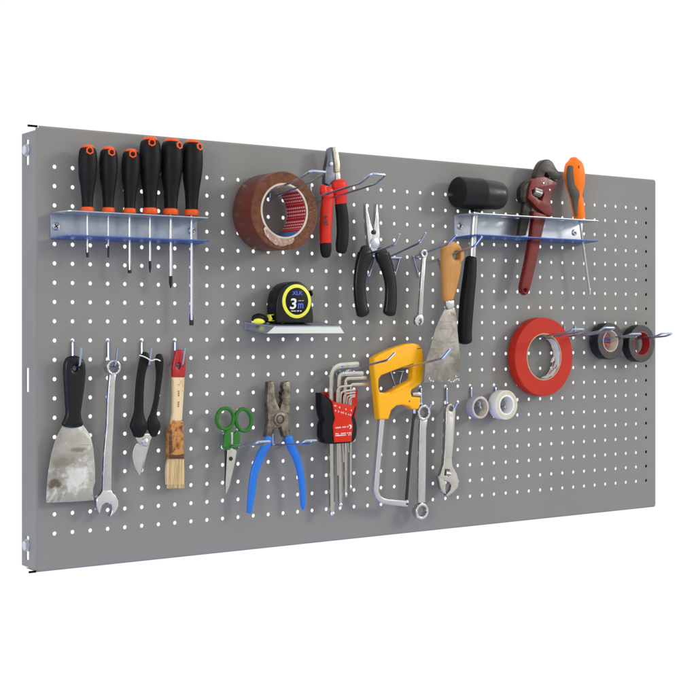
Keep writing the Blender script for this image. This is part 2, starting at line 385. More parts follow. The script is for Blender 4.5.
# ================================================================ hooks
WR = .062
def rounded(path, r=.25, k=4):
    path = [Vector(p) for p in path]; out = [path[0]]
    for i in range(1, len(path)-1):
        a, b, c = path[i-1], path[i], path[i+1]; d0 = (a-b); d1 = (c-b); q = min(r, d0.length*.45, d1.length*.45)
        p0 = b+d0.normalized()*q; p1 = b+d1.normalized()*q
        for j in range(k+1):
            t = j/k; out.append(p0*(1-t)**2+b*2*t*(1-t)+p1*t*t)
    out.append(path[-1]); return out
def base_of(s, b):              # carry a sloping prong back to the board
    t = (s[2]-.07)/(b[2]-s[2]) if b[2] != s[2] else 0
    return (s[0], s[1]-(b[1]-s[1])*t, .07)
def u_hook(ul, start, bend, tip, label, sep=1., group='double prong hooks on the board'):
    s, b, t = BU(start, ul), BU(bend, ul), BU(tip, ul); f = base_of(s, b)
    ur = ul+sep
    o = thing('double_hook', label, 'hook', f, group)
    mb = MB().tube(rounded([f, b, t, (ur, t[1], t[2]), (ur, b[1], b[2]), (ur, f[1], f[2])], .18), WR, 10)
    build('prong_loop', mb, M['wire'], o)
    for x in (ul, ur): build('mounting_leg', MB().tube(rounded([(x, f[1]-.06, .075), (x, f[1]+.72, .07), (x, f[1]+.72, -.25)], .1), WR, 8), M['wire'], o)
    return o
def s_hook(u, start, bend, tip, label):
    s, b, t = BU(start, u), BU(bend, u), BU(tip, u); f = base_of(s, b)
    o = thing('single_hook', label, 'hook', f, 'single prong hooks on the board')
    build('prong', MB().tube(rounded([f, b, t], .2), WR, 10), M['wire'], o)
    mb = MB().tube([(u-.12, f[1], .07), (u+.95, f[1], .07)], WR*1.1, 8)
    mb.tube(rounded([(u-.05, f[1], .07), (u+.42, f[1]-1.3, .07), (u+.88, f[1], .07)], .15), WR*.7, 8)
    build('mounting_frame', mb, M['wire'], o)
    return o

# ---- small J hooks, one model copied along its two rows
jroots = {}
TIPS = {'long': [(-1.42, .45), (-1.25, .95), (-.32, 1.24)], 'short': [(-1.42, .45), (-1.36, .82), (-.92, 1.12)], 'peg': [(-1.30, .40), (-1.27, 1.0)]}
def j_hook(px, py, label, kind='long'):
    u, v, _ = B((px, py), .08)
    if kind not in jroots:
        o = thing('peg_hook', label, 'hook', (u, v, 0), 'small peg hooks along the board')
        mb = MB().tube(rounded([(u, v, -.3), (u, v, .08), (u, v-1.08, .10)]+[(u, v+a, n) for a, n in TIPS[kind]], .2), WR*1.05, 10)
        build('prong', mb, M['wire'], o); jroots[kind] = o; return o
    r = jroots[kind].copy(); col.objects.link(r); r.location = W((u, v, 0)); r['label'] = label
    for ch in jroots[kind].children:
        c = ch.copy(); col.objects.link(c); c.parent = r
    return r
j_hook(72.7, 341, 'small peg hook carrying the black handled scraper')
j_hook(108.3, 341, 'small peg hook carrying the combination spanner')
j_hook(141.8, 341, 'small peg hook carrying the black pruning shears')
j_hook(175.0, 341, 'small peg hook carrying the red ended paint brush')
j_hook(421.0, 387.5, 'small peg hook carrying the double ring spanner', 'short')
j_hook(446.6, 387, 'small peg hook carrying the adjustable spanner', 'short')
j_hook(471.2, 386.5, 'small peg hook carrying the narrow grey tape roll', 'peg')
j_hook(495.6, 386.5, 'small peg hook carrying the white cloth tape roll', 'peg')

zT = Z(300, 140, 6.96); zB = Z(220, 130, 3.867); zU = Z(345, 200, 5.354); z6 = Z(400, 230, 6.96)
u_hook(13.05, (268, 192.5), (299.7, 178.7), (311, 170.8), 'double prong hook through the brown packing tape')
u_hook(16.85, (322, 195.5), (360.6, 183), (371.5, 173.7), 'double prong hook holding the red and black pliers')
s_hook(20.6, (377, 251), (394.5, 244.9), (399.7, 234), 'single hook holding the black needle nose pliers')
s_hook(22.5, (398, 253), (419.8, 242.6), (425.7, 232.7), 'empty single hook just right of the needle nose pliers')
s_hook(24.45, (427, 252), (447.4, 244.4), (456.7, 235), 'single hook holding the small combination spanner')
s_hook(26.5, (464, 250), (474.7, 245.8), (481.9, 236.5), 'single hook through the wooden scraper handle')
s_hook(18.7, (350, 369.8), (387.8, 360), (395.2, 352.4), 'single hook from the hex key set to the yellow saw handle')
s_hook(22.7, (396, 370), (442.5, 358.3), (450, 349), 'single hook through the saw handle, its tip before the scraper blade')
u_hook(11.0, (226, 446.2), (249.5, 445.3), (257.5, 441.8), 'double prong hook holding the green scissors', .85)
u_hook(14.25, (274, 445), (297.5, 444.6), (304.6, 440.8), 'double prong hook between the blue plier handles', .85)
u_hook(34.4, (538, 337.4), (566.5, 332.4), (573, 329.2), 'double prong hook through the red tape roll, tip over its edge')
u_hook(37.1, (577, 335), (598, 331.6), (604, 327.6), 'double prong hook whose tip ends before the left black tape')
u_hook(40.35, (606, 338.3), (626, 336), (631, 333.8), 'double prong hook through the left black tape roll')
u_hook(43.25, (637, 338), (656, 336.2), (662.5, 333.4), 'double prong hook through the right black tape, sticking past the board')

# ================================================================ racks
def screw_head(parent, px, n, r=.22):
    u, v, _ = B(px, n); o = build('screw', MB().disc((u, v, n), r, .08, seg=20, b=.6), M['chrome'], parent)
    mb = MB(); a = .6
    for k in range(2):
        d = (math.cos(a+k*math.pi/2), math.sin(a+k*math.pi/2)); e = (-d[1], d[0]); L, w = r*.6, r*.14
        mb.add([(u+d[0]*i*L+e[0]*j*w, v+d[1]*i*L+e[1]*j*w, n+.083+.003*k) for i, j in ((-1, -1), (1, -1), (1, 1), (-1, 1))], [[0, 1, 2, 3]])
    build('cross_recess', mb, M['tip'], o)
def rack(label, group, u0, u1, vt, vb, nf, holes, screws, m):
    o = thing('tool_rack', label, 'tool rack', ((u0+u1)/2, vb, 0), group)
    pl = [B(s_, .06) for s_ in screws]
    build('back_plate', MB().plate([(u0, vb), (u1, vb), (u1, vt), (u0, vt)], [], .01, .06, .01), m, o)
    for v, tilt, sm in ((vt, .01, m), (vb, .055, M['blue_lit'])):
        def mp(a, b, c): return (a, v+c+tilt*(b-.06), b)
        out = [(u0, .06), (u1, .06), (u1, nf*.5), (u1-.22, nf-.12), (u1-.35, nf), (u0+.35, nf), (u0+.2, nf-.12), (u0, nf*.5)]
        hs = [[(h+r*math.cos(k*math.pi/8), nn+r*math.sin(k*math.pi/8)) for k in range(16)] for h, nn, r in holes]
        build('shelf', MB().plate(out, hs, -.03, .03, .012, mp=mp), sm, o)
    for s_ in screws: screw_head(o, s_, .06)
    return o
zA = Z(10, 110, 3.164)
ND = .85
drv = [  # handle centre x, top, collar bottom, half width, shaft x, shaft half-width, tip y, dark from, kind, hex(x,y)
    (87.8, 145.2, 212.6, 9.4, 87.4, .95, 257, 252.5, 'flat', (89.8, 152.7)),
    (108.6, 147, 213.0, 9.2, 108.3, .75, 257.6, 246, 'flat', (111.6, 154.2)),
    (131.2, 149.2, 213.6, 9.2, 129.6, 1.3, 272.8, 270, 'flat', (132.8, 156.2)),
    (150.2, 137, 214.2, 10.8, 150, 1.25, 272.8, 261, 'cross', (152, 145)),
    (172.0, 138.6, 215.0, 11.0, 170.7, 1.7, 288, 276, 'cross', (179.3, 147.4)),
    (192.6, 139.8, 215.8, 10.4, 191.5, 1.5, 325, 320, 'flat', (199.6, 148.6))]
r1vt = B((50.6, 213.3), .06)[1]; r1vb = B((50.6, 238.6), .06)[1]
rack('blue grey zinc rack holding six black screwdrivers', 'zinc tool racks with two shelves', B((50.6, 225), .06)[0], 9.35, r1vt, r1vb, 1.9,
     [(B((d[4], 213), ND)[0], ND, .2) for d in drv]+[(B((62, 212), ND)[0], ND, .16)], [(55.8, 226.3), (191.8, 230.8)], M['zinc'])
names = ['small black screwdriver with a short flat tip, first in the rack from the board edge', 'small black screwdriver with a thin needle like tip',
         'small black screwdriver with a flared flat tip just past the rack', 'large black screwdriver next to the small ones, cross tip, shortest large shaft',
         'large black screwdriver with a thick shaft and long cross tip', 'large black screwdriver with the longest shaft and a flat tip']
for (hx, ht, hb, hw, sx, sw, ty, td, kind, hexp), lab in zip(drv, names):
    u, vb_, _ = B((sx, ty), ND); o = thing('screwdriver', lab, 'screwdriver', (u, vb_, ND), 'black and orange screwdrivers')
    H = hb-ht
    def row(f, w): return ((hx+(sx-hx)*f-hw*w, ht+H*f), (hx+(sx-hx)*f+hw*w, ht+H*f))
    prof = [(.040, .66), (.055, .80), (.10, .92), (.22, 1.0), (.36, .99), (.50, .89), (.64, .74), (.76, .64), (.86, .60), (.93, .60)]
    rows = [row(f, w) for f, w in prof]
    bm_ = MB().loft([r[0] for r in rows], [r[1] for r in rows], ND, 1., 28, 4, 2.15, False, False)
    hd = build('handle', bm_, M['rubber'], o)
    rows = [row(f, w) for f, w in ((-.004, .22), (-.001, .44), (.014, .60), (.034, .68), (.06, .70))]
    build('end_cap', MB().loft([r[0] for r in rows], [r[1] for r in rows], ND, 1., 24, 3, 2., False, False), M['orangered'], hd)
    rows = [row(f, w) for f, w in ((.92, .61), (.945, .68), (.975, .70), (1.0, .66))]
    build('collar', MB().loft([r[0] for r in rows], [r[1] for r in rows], ND, 1., 24, 3, 2., False, False), M['orangered'], hd)
    # moulded hexagonal hanging hole
    c = Vector(B((hx, hexp[1]), ND)); pv = scales((hx, hexp[1]), ND)[1]; fr = (hexp[1]-ht)/H
    ww = .78+(fr-.045)/.055*.14 if fr < .1 else .92+(fr-.1)/.12*.08
    rad = hw*ww/pv
    vd = Vector((CU-c.x, 0, CN-c.z)).normalized(); rt = Vector((vd.z, 0, -vd.x))
    a = math.asin(max(-.9, min(.9, (hexp[0]-hx)/(hw*ww))))
    ax = (vd*math.cos(a)+rt*math.sin(a)); ax.y = .12; ax.normalize()
    hx_r = 4.0/pv
    build('hanging_hole', MB().lathe(c+ax*(rad-.09), [(hx_r*.66, 0), (hx_r, 0), (hx_r, .13), (hx_r*.66, .13)], ax, 6), M['orangered'], hd, angle=20)
    build('recess', MB().disc(c+ax*(rad-.09), hx_r*.75, .075, ax, 6), M['hexhole'], hd)
    # shaft and tip
    top = B((sx, hb-1), ND); mid = B((sx, td), ND); end = B((sx, ty), ND); r = sw/pv
    if kind == 'flat':
        build('shaft', MB().tube([top, (mid[0], mid[1]+.3, ND), mid], [r, r, r*1.0], 14), M['chrome'], o)
        w2 = r*1.5
        mb = MB().plate([(end[0]-w2*.8, end[1]), (end[0]+w2*.8, end[1]), (end[0]+w2, mid[1]+.05), (end[0]+r, mid[1]+.35), (end[0]-r, mid[1]+.35), (end[0]-w2, mid[1]+.05)], [], ND-r*.45, ND+r*.45, .01)
        build('blade_tip', mb, M['tip'] if ty-td > 4 else M['steel_dark'], o)
        if ty-td <= 5: build('tip_end', MB().plate([(end[0]-w2*.9, end[1]-.02), (end[0]+w2*.9, end[1]-.02), (end[0]+w2*1.05, mid[1]), (end[0]-w2*1.05, mid[1])], [], ND-r*.5, ND+r*.5, .01), M['tip'], o)
    else:
        build('shaft', MB().tube([top, mid], r, 14), M['chrome'], o)
        build('cross_tip', MB().tube([mid, (end[0], mid[1]-(mid[1]-end[1])*.55, ND), (end[0], end[1]+.12, ND), end], [r*1.12, r*1.12, r*.75, r*.35], 8), M['tip'], o)

z7 = Z(440, 165, 6.96); zS = Z(505, 150, 4.64); zD = Z(500, 140, 3.867)
r2u0 = B((454.6, 226), .06)[0]; r2u1 = B((582.5, 232), .06)[0]
r2vt = B((454.6, 215.3), .06)[1]; r2vb = B((454.6, 237.6), .06)[1]
NM = .95
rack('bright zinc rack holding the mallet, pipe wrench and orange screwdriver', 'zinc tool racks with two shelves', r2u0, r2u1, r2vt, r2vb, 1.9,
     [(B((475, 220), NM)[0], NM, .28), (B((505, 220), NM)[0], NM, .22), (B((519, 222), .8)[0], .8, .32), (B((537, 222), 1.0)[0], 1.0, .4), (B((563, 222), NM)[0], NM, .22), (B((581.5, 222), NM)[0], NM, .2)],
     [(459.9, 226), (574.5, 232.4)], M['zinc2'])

# ================================================================ mallet
o = thing('rubber_mallet', 'black rubber mallet with chrome shaft standing in the right rack', 'mallet', B((465, 342), NM))
cL = Vector(B((457, 192.2), NM)); cR = Vector(B((500.5, 196), NM)); ax = (cR-cL); L = ax.length; ax.normalize()
pv = scales((480, 194), NM)[1]; R0, R1 = 15.6/pv, 14.0/pv
pr = [(.0001, 0), (R0*.86, 0), (R0*.95, .03), (R0, .12), (R0*1.0, L*.46), (R0*1.02, L*.47), (R0*1.02, L*.52), (R0*.985, L*.53), (R1*1.02, L*.9), (R1*.97, L*.97), (R1*.86, L), (.0001, L)]
build('head', MB().lathe(cL, pr, ax, 48, False), mat('mallet_rubber', (.006, .006, .007), .40, bump=.04, bscale=300, rvar=.08, scale=40, spec=.35), o)
sp_ = [B(p, NM) for p in z7((247, 300), (236, 420), (222, 660))]
build('shaft', MB().tube(sp_, 3.6/pv, 20), M['chrome'], o)
build('neck', MB().tube([B(p, NM) for p in z7((248, 290), (246, 330))], 4.9/pv, 20), M['rubber'], o)
gl = z6((456, 200), (452, 225), (440, 320), (424, 440), (412, 560), (404, 690))+[(457.8, 341)]
gr_ = z6((530, 200), (532, 225), (527, 340), (518, 440), (508, 560), (498, 690))+[(471.6, 340)]
build('grip', MB().loft(gl, gr_, NM, .9, 24, 4, 2.6, True, True), M['rubber'], o)

# ================================================================ pipe wrench
NW = 1.0
o = thing('pipe_wrench', 'dark red pipe wrench with blackened hook jaw in the right rack', 'wrench', B((525, 292), NW))
build('hook_jaw', MB().outline(zS((146, 140), (150, 105), (158, 78), (175, 52), (198, 43), (222, 56), (238, 86), (263, 116), (260, 130), (248, 137), (222, 132), (203, 118), (192, 104), (184, 118), (180, 150)), NW+.12, .5, bevel=.045, smooth=3), M['steel_dark'], o)
build('jaw_shank', MB().outline(zS((88, 205), (132, 238), (128, 262), (98, 396), (64, 394), (90, 250)), NW-.12, .3, bevel=.03), M['steel_dark'], o)
build('knurled_collar', MB().outline(zS((76, 205), (80, 175), (98, 150), (122, 140), (126, 170), (112, 222), (96, 245), (78, 232)), NW+.05, .55, bevel=.12, smooth=3), M['steel_dark'], o)
build('body', MB().outline(zS((126, 140), (150, 127), (186, 124), (212, 136), (242, 152), (240, 166), (222, 178), (214, 226), (212, 256), (224, 286), (218, 308), (190, 300), (150, 268), (108, 222), (114, 180)),
      NW+.18, .5, holes=[zS((124, 186), (160, 176), (176, 204), (184, 200), (172, 236), (160, 232), (128, 208))], bevel=.03), M['redpaint'], o)
mb = MB()
for k in range(7):
    x, y = 205+k*5.2, 124+k*1.9; mb.outline(zS((x, y), (x+2.6, y+7), (x+5, y+2)), NW+.06, .34, bevel=.005)
build('jaw_teeth', mb, M['nutsteel'], o)
nc = B(zS((146, 192))[0], NW+.02)
build('adjusting_nut', MB().lathe((nc[0]-.32, nc[1]+.02, NW), [(.0001, 0), (.27, 0), (.30, .04), (.30, .62), (.27, .66), (.0001, .66)], (1, -.2, 0), 28, False, wob=lambda w, r, h: 1+.03*math.cos(w*14)), M['nutsteel'], o, angle=15)
for q in ((176, 155), (205, 186)): build('rivet', MB().disc(B(zS(q)[0], NW+.17), .07, .06, seg=14), M['satin'], o)
hl = zS((134, 282), (134, 330), (124, 400), (106, 505), (86, 600), (79, 636), (82, 660))
hr = zS((196, 300), (188, 330), (172, 400), (152, 505), (130, 600), (120, 636), (112, 664))
hand = build('handle', MB().outline(hl+zS((96, 673))+hr[::-1], NW+.12, .42, holes=[zS(*[(97+8*math.cos(k*.785), 650+8.5*math.sin(k*.785)) for k in range(8)])], bevel=.09, res=3), M['redpaint'], o)

# ================================================================ orange screwdriver
o = thing('screwdriver', 'bright orange handled screwdriver leaning in the right rack', 'screwdriver', B((589, 292), NM))
L_ = zS((298, 44), (281, 62), (274, 105), (281, 150), (297, 205), (308, 255), (320, 320)); R_ = zS((338, 44), (358, 64), (369, 105), (369, 160), (361, 205), (366, 250), (372, 318))
hd = build('handle', MB().loft(L_, R_, NM, .95, 26, 4, 2.2, True, False), M['orange'], o)
mb = MB(); ptsL = zS((288, 84), (284, 120), (290, 160), (300, 195), (312, 240), (324, 300)); ptsR = zS((318, 80), (322, 120), (324, 170), (346, 205), (338, 250), (334, 306))
mb.loft(ptsL, ptsR, NM+.34, .4, 18, 4, 2.2); build('grip_pad', mb, mat('brown_grey_rubber', (.05, .04, .033), .6), hd)
mb = MB().loft(zS((344, 186), (342, 200), (336, 214)), zS((362, 186), (364, 200), (362, 216)), NM+.28, .5, 16); build('grip_pad', mb, bpy.data.materials['brown_grey_rubber'], hd)
c = B(zS((343, 82))[0], NM+.55); build('hanging_hole', MB().disc((c[0]-.02, c[1], NM+.40), .14, .2, (.3, .08, 1), 14), M['hexhole'], hd)
a, b = zS((346, 322), (393, 662)); build('shaft', MB().tube([B(a, NM), B(b, NM)], .075, 14), M['satin'], o)
build('collar', MB().tube([B(zS((346, 316))[0], NM), B(zS((348, 334))[0], NM)], .12, 14), M['hexhole'], o)
e_ = B(b, NM); build('blade_tip', MB().plate([(e_[0]-.07, e_[1]-.12), (e_[0]+.09, e_[1]-.12), (e_[0]+.06, e_[1]+.3), (e_[0]-.09, e_[1]+.3)], [], NM-.03, NM+.03, .01), M['satin'], o)

# ================================================================ tape rolls
def roll_parts(root, c, nf, depth, ro, ri, mo, ms, mc, coret=.07, wob=None):
    u, v = c; n0 = nf-depth
    tb = build('tape', MB().ring((u, v, 0), ro, ri+coret, n0, nf, 96, .03, wob=wob), mo, root)
    if ms:
        mb = MB()
        for k in range(6):      # layered winding edges on the face
            a = ri+coret+(ro-.04-ri-coret)*k/6; b = ri+coret+(ro-.04-ri-coret)*(k+1)/6
            mb.ring((u, v, 0), b, a, nf-.01, nf+.004+.0004*(k % 2), 96, .0005)
        build('wound_edge', mb, ms, tb)
    core = build('core', MB().ring((u, v, 0), ri+coret, ri, n0-.01, nf+.012, 96, .01), mc, root)
    return core
def arc_strip(c, r, w0, w1, n0, n1, thick=.012, seg=24):
    mb = MB(); vs = []; u, v = c
    for k in range(seg+1):
        w = w0+(w1-w0)*k/seg
        for n in (n0, n1): vs.append((u+r*math.cos(w), v+r*math.sin(w), n))
    mb.add(vs, [[2*k, 2*k+1, 2*k+3, 2*k+2] for k in range(seg)])
    return mb
def uv_strip(ob, seg=24):
    uv = ob.data.uv_layers.new(name='UVMap')
    # rebuild from vertex order: angle index / depth index
    xs = sorted(set(round(v.co.y, 5) for v in ob.data.vertices))
    for l in ob.data.loops:
        k = l.vertex_index
        uv.data[l.index].uv = (1.0 if ob.data.vertices[k].co.y > (xs[0]+xs[-1])/2 else 0.0, (k//2)/seg)

# brown packing tape
NB = 2.45; pu, pv, pn = scales((284.6, 211), NB); c3 = B((284.6, 211), NB); c = c3[:2]
o = thing('packing_tape', 'wide roll of brown packing tape with red printed core', 'tape roll', (c[0], c[1]-39.5/pv, NB/2))
core = roll_parts(o, c, NB, 2.02, 39.3/pv, 26/pv, M['browntape'], M['brownface'], M['card'], .11, wob=lambda w, r, h: 1+.009*math.sin(w*3+1)+.005*math.sin(w*7+2) if r > 1.8 else 1)
ri = 26/pv
for w0, w1, m in ((-.86, .93, M['coreprint']), (-1.35, -.86, M['bluelabel'])):
    q = build('core_label', arc_strip(c, ri-.012, w0, w1, NB-2.0, NB-.04), m, core)
    if m is M['coreprint']: uv_strip(q)
# frayed film on the face
def fray(a0, a1, r0, r1, n, name, seed):
    random.seed(seed); mb = MB(); vs = []; fs = []; A, Rn = 26, 5
    for i in range(A+1):
        w = a0+(a1-a0)*i/A
        f = max(0, math.sin(math.pi*i/A))**.4
        for j in range(Rn+1):
            rr = r0+(r1-r0)*f*j/Rn*(1+random.uniform(-.12, .12)*(j == Rn))
            vs.append((c[0]+rr*math.cos(w), c[1]+rr*math.sin(w), n+.02+random.uniform(0, .022)))
    for i in range(A):
        for j in range(Rn): fs.append([i*(Rn+1)+j, (i+1)*(Rn+1)+j, (i+1)*(Rn+1)+j+1, i*(Rn+1)+j+1])
    mb.add(vs, fs)
    return build(name, mb, M['film'], o, angle=10)
fray(math.radians(214), math.radians(294), ri+.10, ri+.52, NB, 'torn_film', 3)
mb = MB(); random.seed(5)
for k in range(60):
    w = random.uniform(-1.05, .75); r_ = random.uniform(ri+.2, 39/pv-.08); l = random.uniform(.03, .1); d = random.uniform(.006, .016); t_ = w+random.uniform(-.7, .7)
    x, y = c[0]+r_*math.cos(w), c[1]+r_*math.sin(w)
    mb.add([(x-l*math.cos(t_)+d*math.sin(t_), y-l*math.sin(t_)-d*math.cos(t_), NB+.012), (x+l*math.cos(t_), y+l*math.sin(t_), NB+.015), (x-l*math.cos(t_)-d*math.sin(t_), y-l*math.sin(t_)+d*math.cos(t_), NB+.02)], [[0, 1, 2]])
build('frayed_flake', mb, M['film'], o, angle=10)
random.seed(7)

def tape(name, label, px, nf, depth, ro, ri, mo, ms, mc, coret=.05):
    pu, pv, pn = scales(px, nf); c = B(px, nf)[:2]
    o = thing(name, label, 'tape roll', (c[0], c[1]-ro/pv, nf-depth/2))
    return o, c, pv, roll_parts(o, c, nf, depth, ro/pv, ri/pv, mo, ms, mc, coret)
o, c, pv, core = tape('red_tape', 'large flat roll of red tape with a torn white liner inside its core', (544.2, 356.8), .95, .7, 39.2, 22.6, M['redtape'], M['redtape'], M['kraft'], .06)
ri = 22.6/pv
mb = MB(); vs = []; N = 30
for k in range(N+1):
    w = -1.35+(1.35+.98)*k/N; dn = .06*math.sin(k*1.7)+.04*math.sin(k*.6)
    rr = ri-.02-.05*max(0, math.sin(k*.9))
    vs += [(c[0]+rr*math.cos(w), c[1]+rr*math.sin(w), .30), (c[0]+rr*math.cos(w), c[1]+rr*math.sin(w), .92+dn*.4)]
mb.add(vs, [[2*k, 2*k+1, 2*k+3, 2*k+2] for k in range(N)])
ln = build('paper_liner', mb, M['paper'], core)
for w0, w1, a, b in ((-.75, -.55, .6, .66), (-.5, -.2, .42, .5), (-.95, -.7, .5, .56), (-.62, -.4, .75, .8)):
    build('liner_mark', arc_strip(c, ri-.09, w0, w1, a, b, seg=6), M['redend'] if a != .75 else M['blackp'], core)
curl = MB().tube([(c[0]+ri*.72*math.cos(-.35+.3*k), c[1]+ri*.72*math.sin(-.35+.3*k)*1-.15*k, .55+.1*k) for k in range(3)], [.03, .05, .02], 8, flat=(0, 0, 1), rn=3)
build('torn_liner', curl, M['paper'], core)

o, c, pv, core = tape('insulating_tape', 'black insulating tape roll with a striped label in its core', (610.6, 341.2), 1.05, .78, 18.2, 9.9, M['blacktape'], M['blackside'], M['card'], .05)
ri = 9.9/pv
ds = MB().disc((c[0], c[1], .40), ri*.99, .03, seg=40)
lb = build('core_label', ds, mat('pink_label', (.55, .25, .24), .5), core)
mb = MB().box((c[0]-ri*.85, c[1]-.02, .432), (c[0]+ri*.88, c[1]+.2, .44)); build('blue_band', mb, M['bluep'], lb)
mb = MB().box((c[0]-ri*.8, c[1]-.14, .432), (c[0]+ri*.88, c[1]-.05, .44)); build('red_band', mb, M['redend'], lb)
mb = MB()
for k in range(4):
    x0 = c[0]-.1+.12*k; mb.add([(x0, c[1]-.2, .44), (x0+.05, c[1]-.2, .44), (x0-.1, c[1]-.45, .44), (x0-.15, c[1]-.45, .44)], [[0, 1, 2, 3]])
build('diagonal_stripe', mb, M['redend'], lb)
o, c, pv, core = tape('insulating_tape', 'black insulating tape roll with a plain red core nearest the board edge', (641.8, 343.6), 1.05, .7, 18.6, 11.3, M['blacktape'], M['blackside'], mat('red_core', (.32, .010, .010), .5), .05)
o, c, pv, core = tape('clear_tape', 'narrow grey tape roll with thin winding on its peg hook', (480.6, 407.6), .95, .62, 11.2, 9.0, M['greytape'], None, M['card'], .08)
mb = MB().tube([(c[0]-.1, c[1]+.42, .6), (c[0]+.12, c[1]+.30, .7), (c[0]+.05, c[1]+.02, .75), (c[0]+.32, c[1]-.12, .7)], [.03, .06, .05, .03], 8, 3, flat=(0, 0, 1), rn=2.2)
build('loose_end', mb, M['greytape'], o)
o, c, pv, core = tape('cloth_tape', 'thick white cloth tape roll with cream winding on its peg hook', (506.6, 405), 1.1, .72, 14.6, 8.6, M['whitetape'], M['creamside'], M['white'], .1)

# ================================================================ red and black pliers
NP = 1.0
o = thing('combination_pliers', 'insulated pliers with red grips, steel jaws pointing up', 'pliers', B((326, 258), NP))
build('jaw', MB().outline(zT((206, 60), (222, 48), (232, 50), (240, 120), (246, 215), (248, 290), (205, 318), (176, 300), (184, 190), (200, 110)), NP-.02, .4, bevel=.05), mat('dark_jaw_steel', (.20, .21, .25), .34, .95, c2=(.13, .135, .16), scale=60), o)  # left jaw darker and bluer than the right one
build('jaw', MB().outline(zT((230, 50), (262, 46), (270, 100), (280, 170), (280, 222), (248, 224), (244, 150)), NP+.08, .42, bevel=.04), mat('brassy_jaw_steel', (.66, .60, .45), .28, 1., c2=(.48, .42, .29), scale=50), o)
build('jaw_neck', MB().outline(zT((250, 224), (278, 224), (286, 300), (250, 300)), NP+.02, .36, bevel=.03), M['nickel'], o)
build('rivet', MB().disc(B(zT((214, 168))[0], NP-.04), .13, .09, seg=18, b=.5), M['chrome'], o)
L_ = zB((398, 232), (392, 280), (387, 330), (385, 390), (387, 440)); R_ = zB((440, 232), (438, 280), (434, 330), (431, 390), (429, 440))
h1 = build('handle', MB().loft(L_, R_, NP, .55, 20, 4, 2.6, True, False), M['red'], o)
build('grip_end', MB().loft(zB((387, 437), (388, 465), (393, 484)), zB((430, 437), (430, 465), (427, 484)), NP, .56, 20, 4, 2.6, False, True), M['rubber'], h1)
build('guard', MB().loft(zB((388, 226), (386, 240), (388, 252)), zB((412, 214), (416, 236), (416, 256)), NP+.1, .7, 16, 4), M['red'], h1)
build('grip_mark', MB().text('B4', zT((162, 590))[0], zT((160, 520))[0], zT((194, 596))[0], NP+.395, .01), M['blackp'], h1)
L_ = zB((432, 208), (434, 225), (442, 255), (446, 290)); R_ = zB((488, 206), (492, 222), (490, 250), (488, 290))
h2 = build('handle', MB().loft(L_, R_, NP+.05, .6, 22, 4, 2.5, True, False), M['red'], o)
L_ = zB((445, 286), (450, 340), (452, 400), (448, 440), (449, 466)); R_ = zB((488, 284), (496, 340), (497, 400), (494, 440), (488, 466))
build('grip', MB().loft(L_, R_, NP+.05, .62, 22, 4, 2.6, False, True), M['rubber'], h2)

# ================================================================ needle nose pliers
NN_ = 1.0
o = thing('needle_nose_pliers', 'needle nose pliers with plain black curved grips', 'pliers', B((368, 312), NN_))
build('jaw', MB().outline(zU((111, 22), (117, 22), (124, 60), (140, 130), (158, 175), (160, 215), (150, 262), (132, 268), (124, 210), (117, 130), (113, 70)), NN_-.02, .3, bevel=.03), M['chrome'], o)
build('jaw', MB().outline(zU((169, 22), (174, 24), (181, 90), (187, 190), (182, 240), (172, 272), (140, 276), (136, 240), (150, 200), (158, 150), (165, 90)), NN_+.02, .3, bevel=.03), M['chrome'], o)
build('pivot', MB().disc(B(zU((160, 232))[0], NN_), .32, .05, seg=28, b=.3), M['zinc'], o)
build('wire_cutter', MB().disc(B(zU((155, 172))[0], NN_), .15, .032, seg=18), M['tip'], o)
L_ = zU((84, 258), (70, 290), (56, 345), (49, 400), (46, 470), (52, 550), (62, 606)); R_ = zU((132, 256), (148, 290), (128, 345), (114, 400), (108, 470), (116, 550), (130, 604))
build('handle', MB().loft(L_, R_, NN_, .55, 22, 4, 2.7), M['gloss'], o)
L_ = zU((172, 276), (160, 296), (182, 340), (204, 400), (215, 470), (212, 550), (204, 602)); R_ = zU((222, 266), (236, 290), (252, 340), (267, 400), (276, 470), (276, 550), (270, 600))
build('handle', MB().loft(L_, R_, NN_, .55, 22, 4, 2.7), M['gloss'], o)

# ================================================================ spanners
def circ(cx, cy, rx, ry, k=20, a0=0): return [(cx+rx*math.cos(a0+2*math.pi*i/k), cy+ry*math.sin(a0+2*math.pi*i/k)) for i in range(k)]
def teeth(c, n, r, k=12, d=.86):
    u, v, _ = B(c, n); return [(u+r*(1 if i % 2 else d)*math.cos(math.pi*i/k), v+r*(1 if i % 2 else d)*math.sin(math.pi*i/k)) for i in range(2*k)]
def ring_head(mb, c, n1, t, ro, ri, k=12):
    u, v, _ = B(c, n1); out = [(u+ro*math.cos(i*math.pi/24), v+ro*math.sin(i*math.pi/24)) for i in range(48)]
    return mb.plate(out, [teeth(c, n1, ri, k)], n1-t, n1, .035)
# small combination spanner
NC = 2.0
o = thing('combination_spanner', 'small slim combination spanner hanging beside the wooden scraper', 'spanner', B((420, 325), NC), 'combination spanners')
mb = MB(); ring_head(mb, z6((172, 164))[0], NC, .35, .25, .13); build('ring_end', mb, M['chrome'], o)
build('shank', MB().outline(z6((160, 182), (184, 182), (170, 400), (160, 600), (130, 600), (146, 400)), NC-.06, .2, bevel=.06), M['satin'], o)
build('open_end', MB().outline(z6((128, 592), (158, 592), (166, 615), (166, 640), (152, 662), (142, 660), (154, 636), (146, 618), (134, 622), (128, 645), (134, 668), (118, 660), (106, 640), (110, 612)), NC-.02, .24, bevel=.03), M['chrome'], o)
